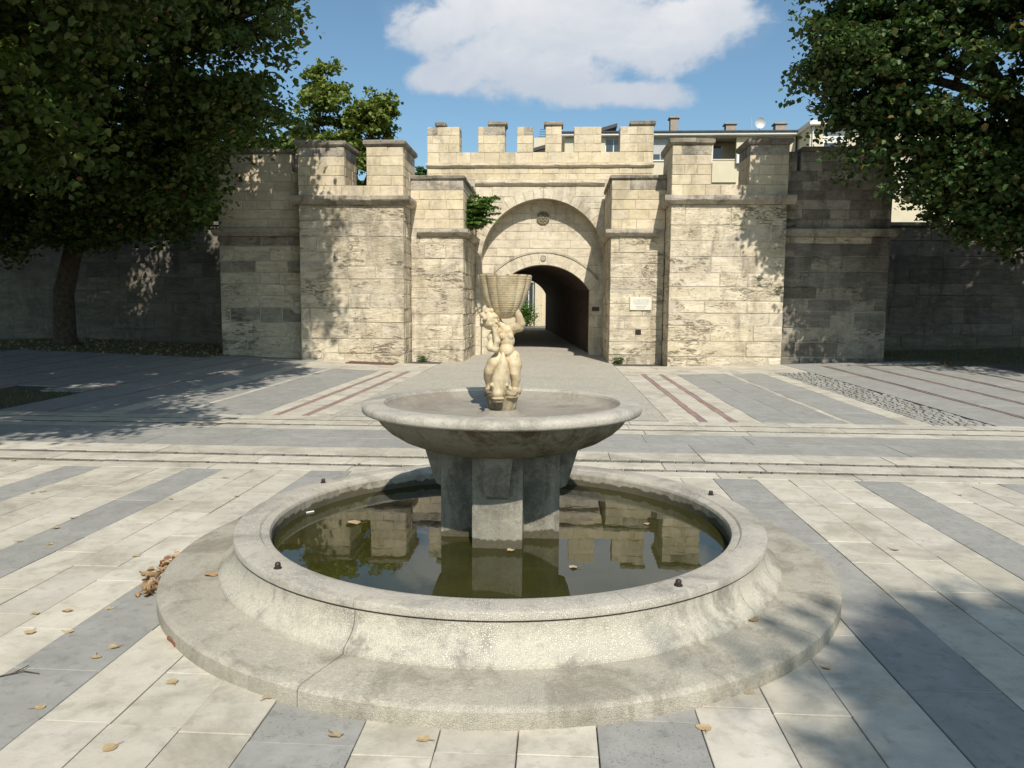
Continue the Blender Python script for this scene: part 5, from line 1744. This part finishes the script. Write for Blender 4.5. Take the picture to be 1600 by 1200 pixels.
rf.add([(0.05, yb - 0.42, 11.41), (13.4, yb - 0.42, 11.41), (13.4, yb + 4.5, 12.0), (0.05, yb + 4.5, 12.0), (0.05, yb + 9.3, 11.41), (13.4, yb + 9.3, 11.41),
        (0.05, yb - 0.42, 11.49), (13.4, yb - 0.42, 11.49), (13.4, yb + 4.5, 12.09), (0.05, yb + 4.5, 12.09), (0.05, yb + 9.3, 11.49), (13.4, yb + 9.3, 11.49)],
       [(0, 1, 7, 6), (6, 7, 8, 9), (9, 8, 11, 10), (1, 0, 3, 2), (2, 3, 4, 5), (5, 4, 10, 11), (0, 6, 9, 3), (3, 9, 10, 4), (1, 2, 8, 7), (2, 5, 11, 8)])
roof = rf.build('roof', 'roof_dark', ap)
for (a, b, zt) in ((6.28, 6.72, 12.32), (9.40, 9.95, 11.96), (12.15, 12.75, 11.96)):
    ch_ = MB().bbox(a, b, yb + 0.3, yb + 0.85, 11.3, zt, 0.01).build('chimney', 'chimney_plaster', roof)
MB().bbox(6.2, 6.8, yb + 0.22, yb + 0.93, 12.325, 12.42, 0.01).bbox(9.32, 10.03, yb + 0.22, yb + 0.93, 11.965, 12.05, 0.01).bbox(12.07, 12.83, yb + 0.22, yb + 0.93, 11.965, 12.05, 0.01).build('chimney_cap', 'chimney_plaster', roof)
for (a, z) in ((8.35, 8.75), (10.0, 8.75)):
    MB().bbox(a - 0.1, a + 0.22, yb - 0.36, yb - 0.01, z + 0.95, z + 1.55, 0.02).build('air_conditioner', 'plaster_white', ap)
MB().tube([(7.05, yb - 0.05, -0.4), (7.05, yb - 0.05, 11.24)], [0.05, 0.05], 8).build('drainpipe', 'plaster_white', ap)
dish = MB()
V, F = lathe(0, 0, [(0.0, 0.0), (0.12, 0.012), (0.22, 0.04), (0.30, 0.08)], 20, closed=False)
dish.add([(11.25 + x, yb + 0.2 - z * 1.0, 12.0 + y) for (x, y, z) in V], F)
dish.tube([(11.25, yb + 0.25, 11.4), (11.25, yb + 0.22, 12.0)], [0.025, 0.025], 6)
dish.tube([(10.85, yb + 0.3, 11.4), (10.80, yb + 0.3, 12.35)], [0.015, 0.012], 6)
dish.build('satellite_dish', 'aluminium', ap)
# second block further right
ab = empty('apartment_building', (17, 43, 0), 'cream taller block with white shuttered window seen beside the right tree', 'building')
w2 = [(14.05, 15.4, z, z + 1.25) for z in (4.3, 7.1, 9.95)] + [(18.2, 19.4, z, z + 1.3) for z in (4.3, 7.6)]
facade(ab, 13.35, 26, -0.5, 11.3, 43.0, w2, 0.25, 'plaster_cream')
for (a, b, z0_, z1_) in w2:
    f_ = MB().box(a, b, 43.08, 43.14, z0_, z1_).build('window', 'plaster_white', ab)
    MB().box(a + 0.08, b - 0.08, 43.065, 43.079, z0_ + 0.06, z0_ + 0.5).build('pane', 'window_glass', f_)
MB().bbox(13.2, 26.2, 42.6, 52.2, 11.31, 11.55, 0.02).build('eaves', 'plaster_white', ab)
MB().tube([(13.5, 42.93, -0.4), (13.5, 42.93, 11.3)], [0.06, 0.06], 8).build('drainpipe', 'plaster_white', ab)
# small house whose roof shows between the merlons
hs = empty('house', (-0.2, 50, 0), 'low house with a dark pitched roof glimpsed between the merlons over the arch', 'building')
MB().box(-1.6, 3.2, 50, 56, -0.5, 12.3).build('wall', 'plaster_cream', hs)
MB().add([(-2.0, 49.7, 11.3), (3.6, 49.7, 12.9), (3.6, 56.3, 12.9), (-2.0, 56.3, 11.3), (-2.0, 49.7, 11.5), (3.6, 49.7, 13.1), (3.6, 56.3, 13.1), (-2.0, 56.3, 11.5)],
         [(3, 2, 1, 0), (4, 5, 6, 7), (0, 1, 5, 4), (1, 2, 6, 5), (2, 3, 7, 6), (3, 0, 4, 7)]).build('roof', 'roof_dark', hs)
ae = MB().tube([(-0.9, 50.4, 11.6), (-0.9, 50.4, 13.0)], [0.025, 0.02], 6)
for k in range(4):
    ae.tube([(-1.35 + 0.04 * k, 50.4, 12.45 + 0.15 * k), (-0.45 - 0.04 * k, 50.4, 12.45 + 0.15 * k)], [0.014, 0.014], 5)
    ae.tube([(-1.2 + 0.2 * k, 50.2, 12.75), (-1.2 + 0.2 * k, 50.6, 12.75)], [0.012, 0.012], 5)
ae.build('aerial', 'dark_metal', hs)
# courtyard building seen through the passage
cb_ = empty('courtyard_building', (-2.5, 52, 0), 'cream building with a window seen through the far end of the passage', 'building')
facade(cb_, -7.5, 0.8, 0.3, 8.0, 47.0, [(-2.05, -1.45, 1.3, 3.1)], 0.25, 'plaster_cream')
f_ = MB().box(-2.05, -1.45, 47.10, 47.16, 1.3, 3.1).build('window', 'plaster_white', cb_)
MB().box(-2.0, -1.78, 47.085, 47.099, 1.36, 3.04).box(-1.72, -1.50, 47.085, 47.099, 1.36, 3.04).build('pane', 'window_glass', f_)
MB().box(-1.35, -0.95, 46.6, 46.998, 0.3, 8.0).build('pilaster', 'plaster_cream', cb_)
rng = np.random.default_rng(71)
sh = empty('garden_bush', (-1.75, 44.0, 0.5), 'bright green bush beyond the far end of the passage', 'bush')
P = rng.normal(size=(1500, 3)) * np.array([0.26, 0.26, 0.38]) + np.array([-1.75, 44.0, 1.15])
leaf_mesh('crown', P, 0.10, 'leaf_fern', sh, rng)
MB().tube([(-1.75, 44, 0.45), (-1.75, 44, 1.1)], [0.04, 0.03], 6).build('trunk', 'bark', sh)
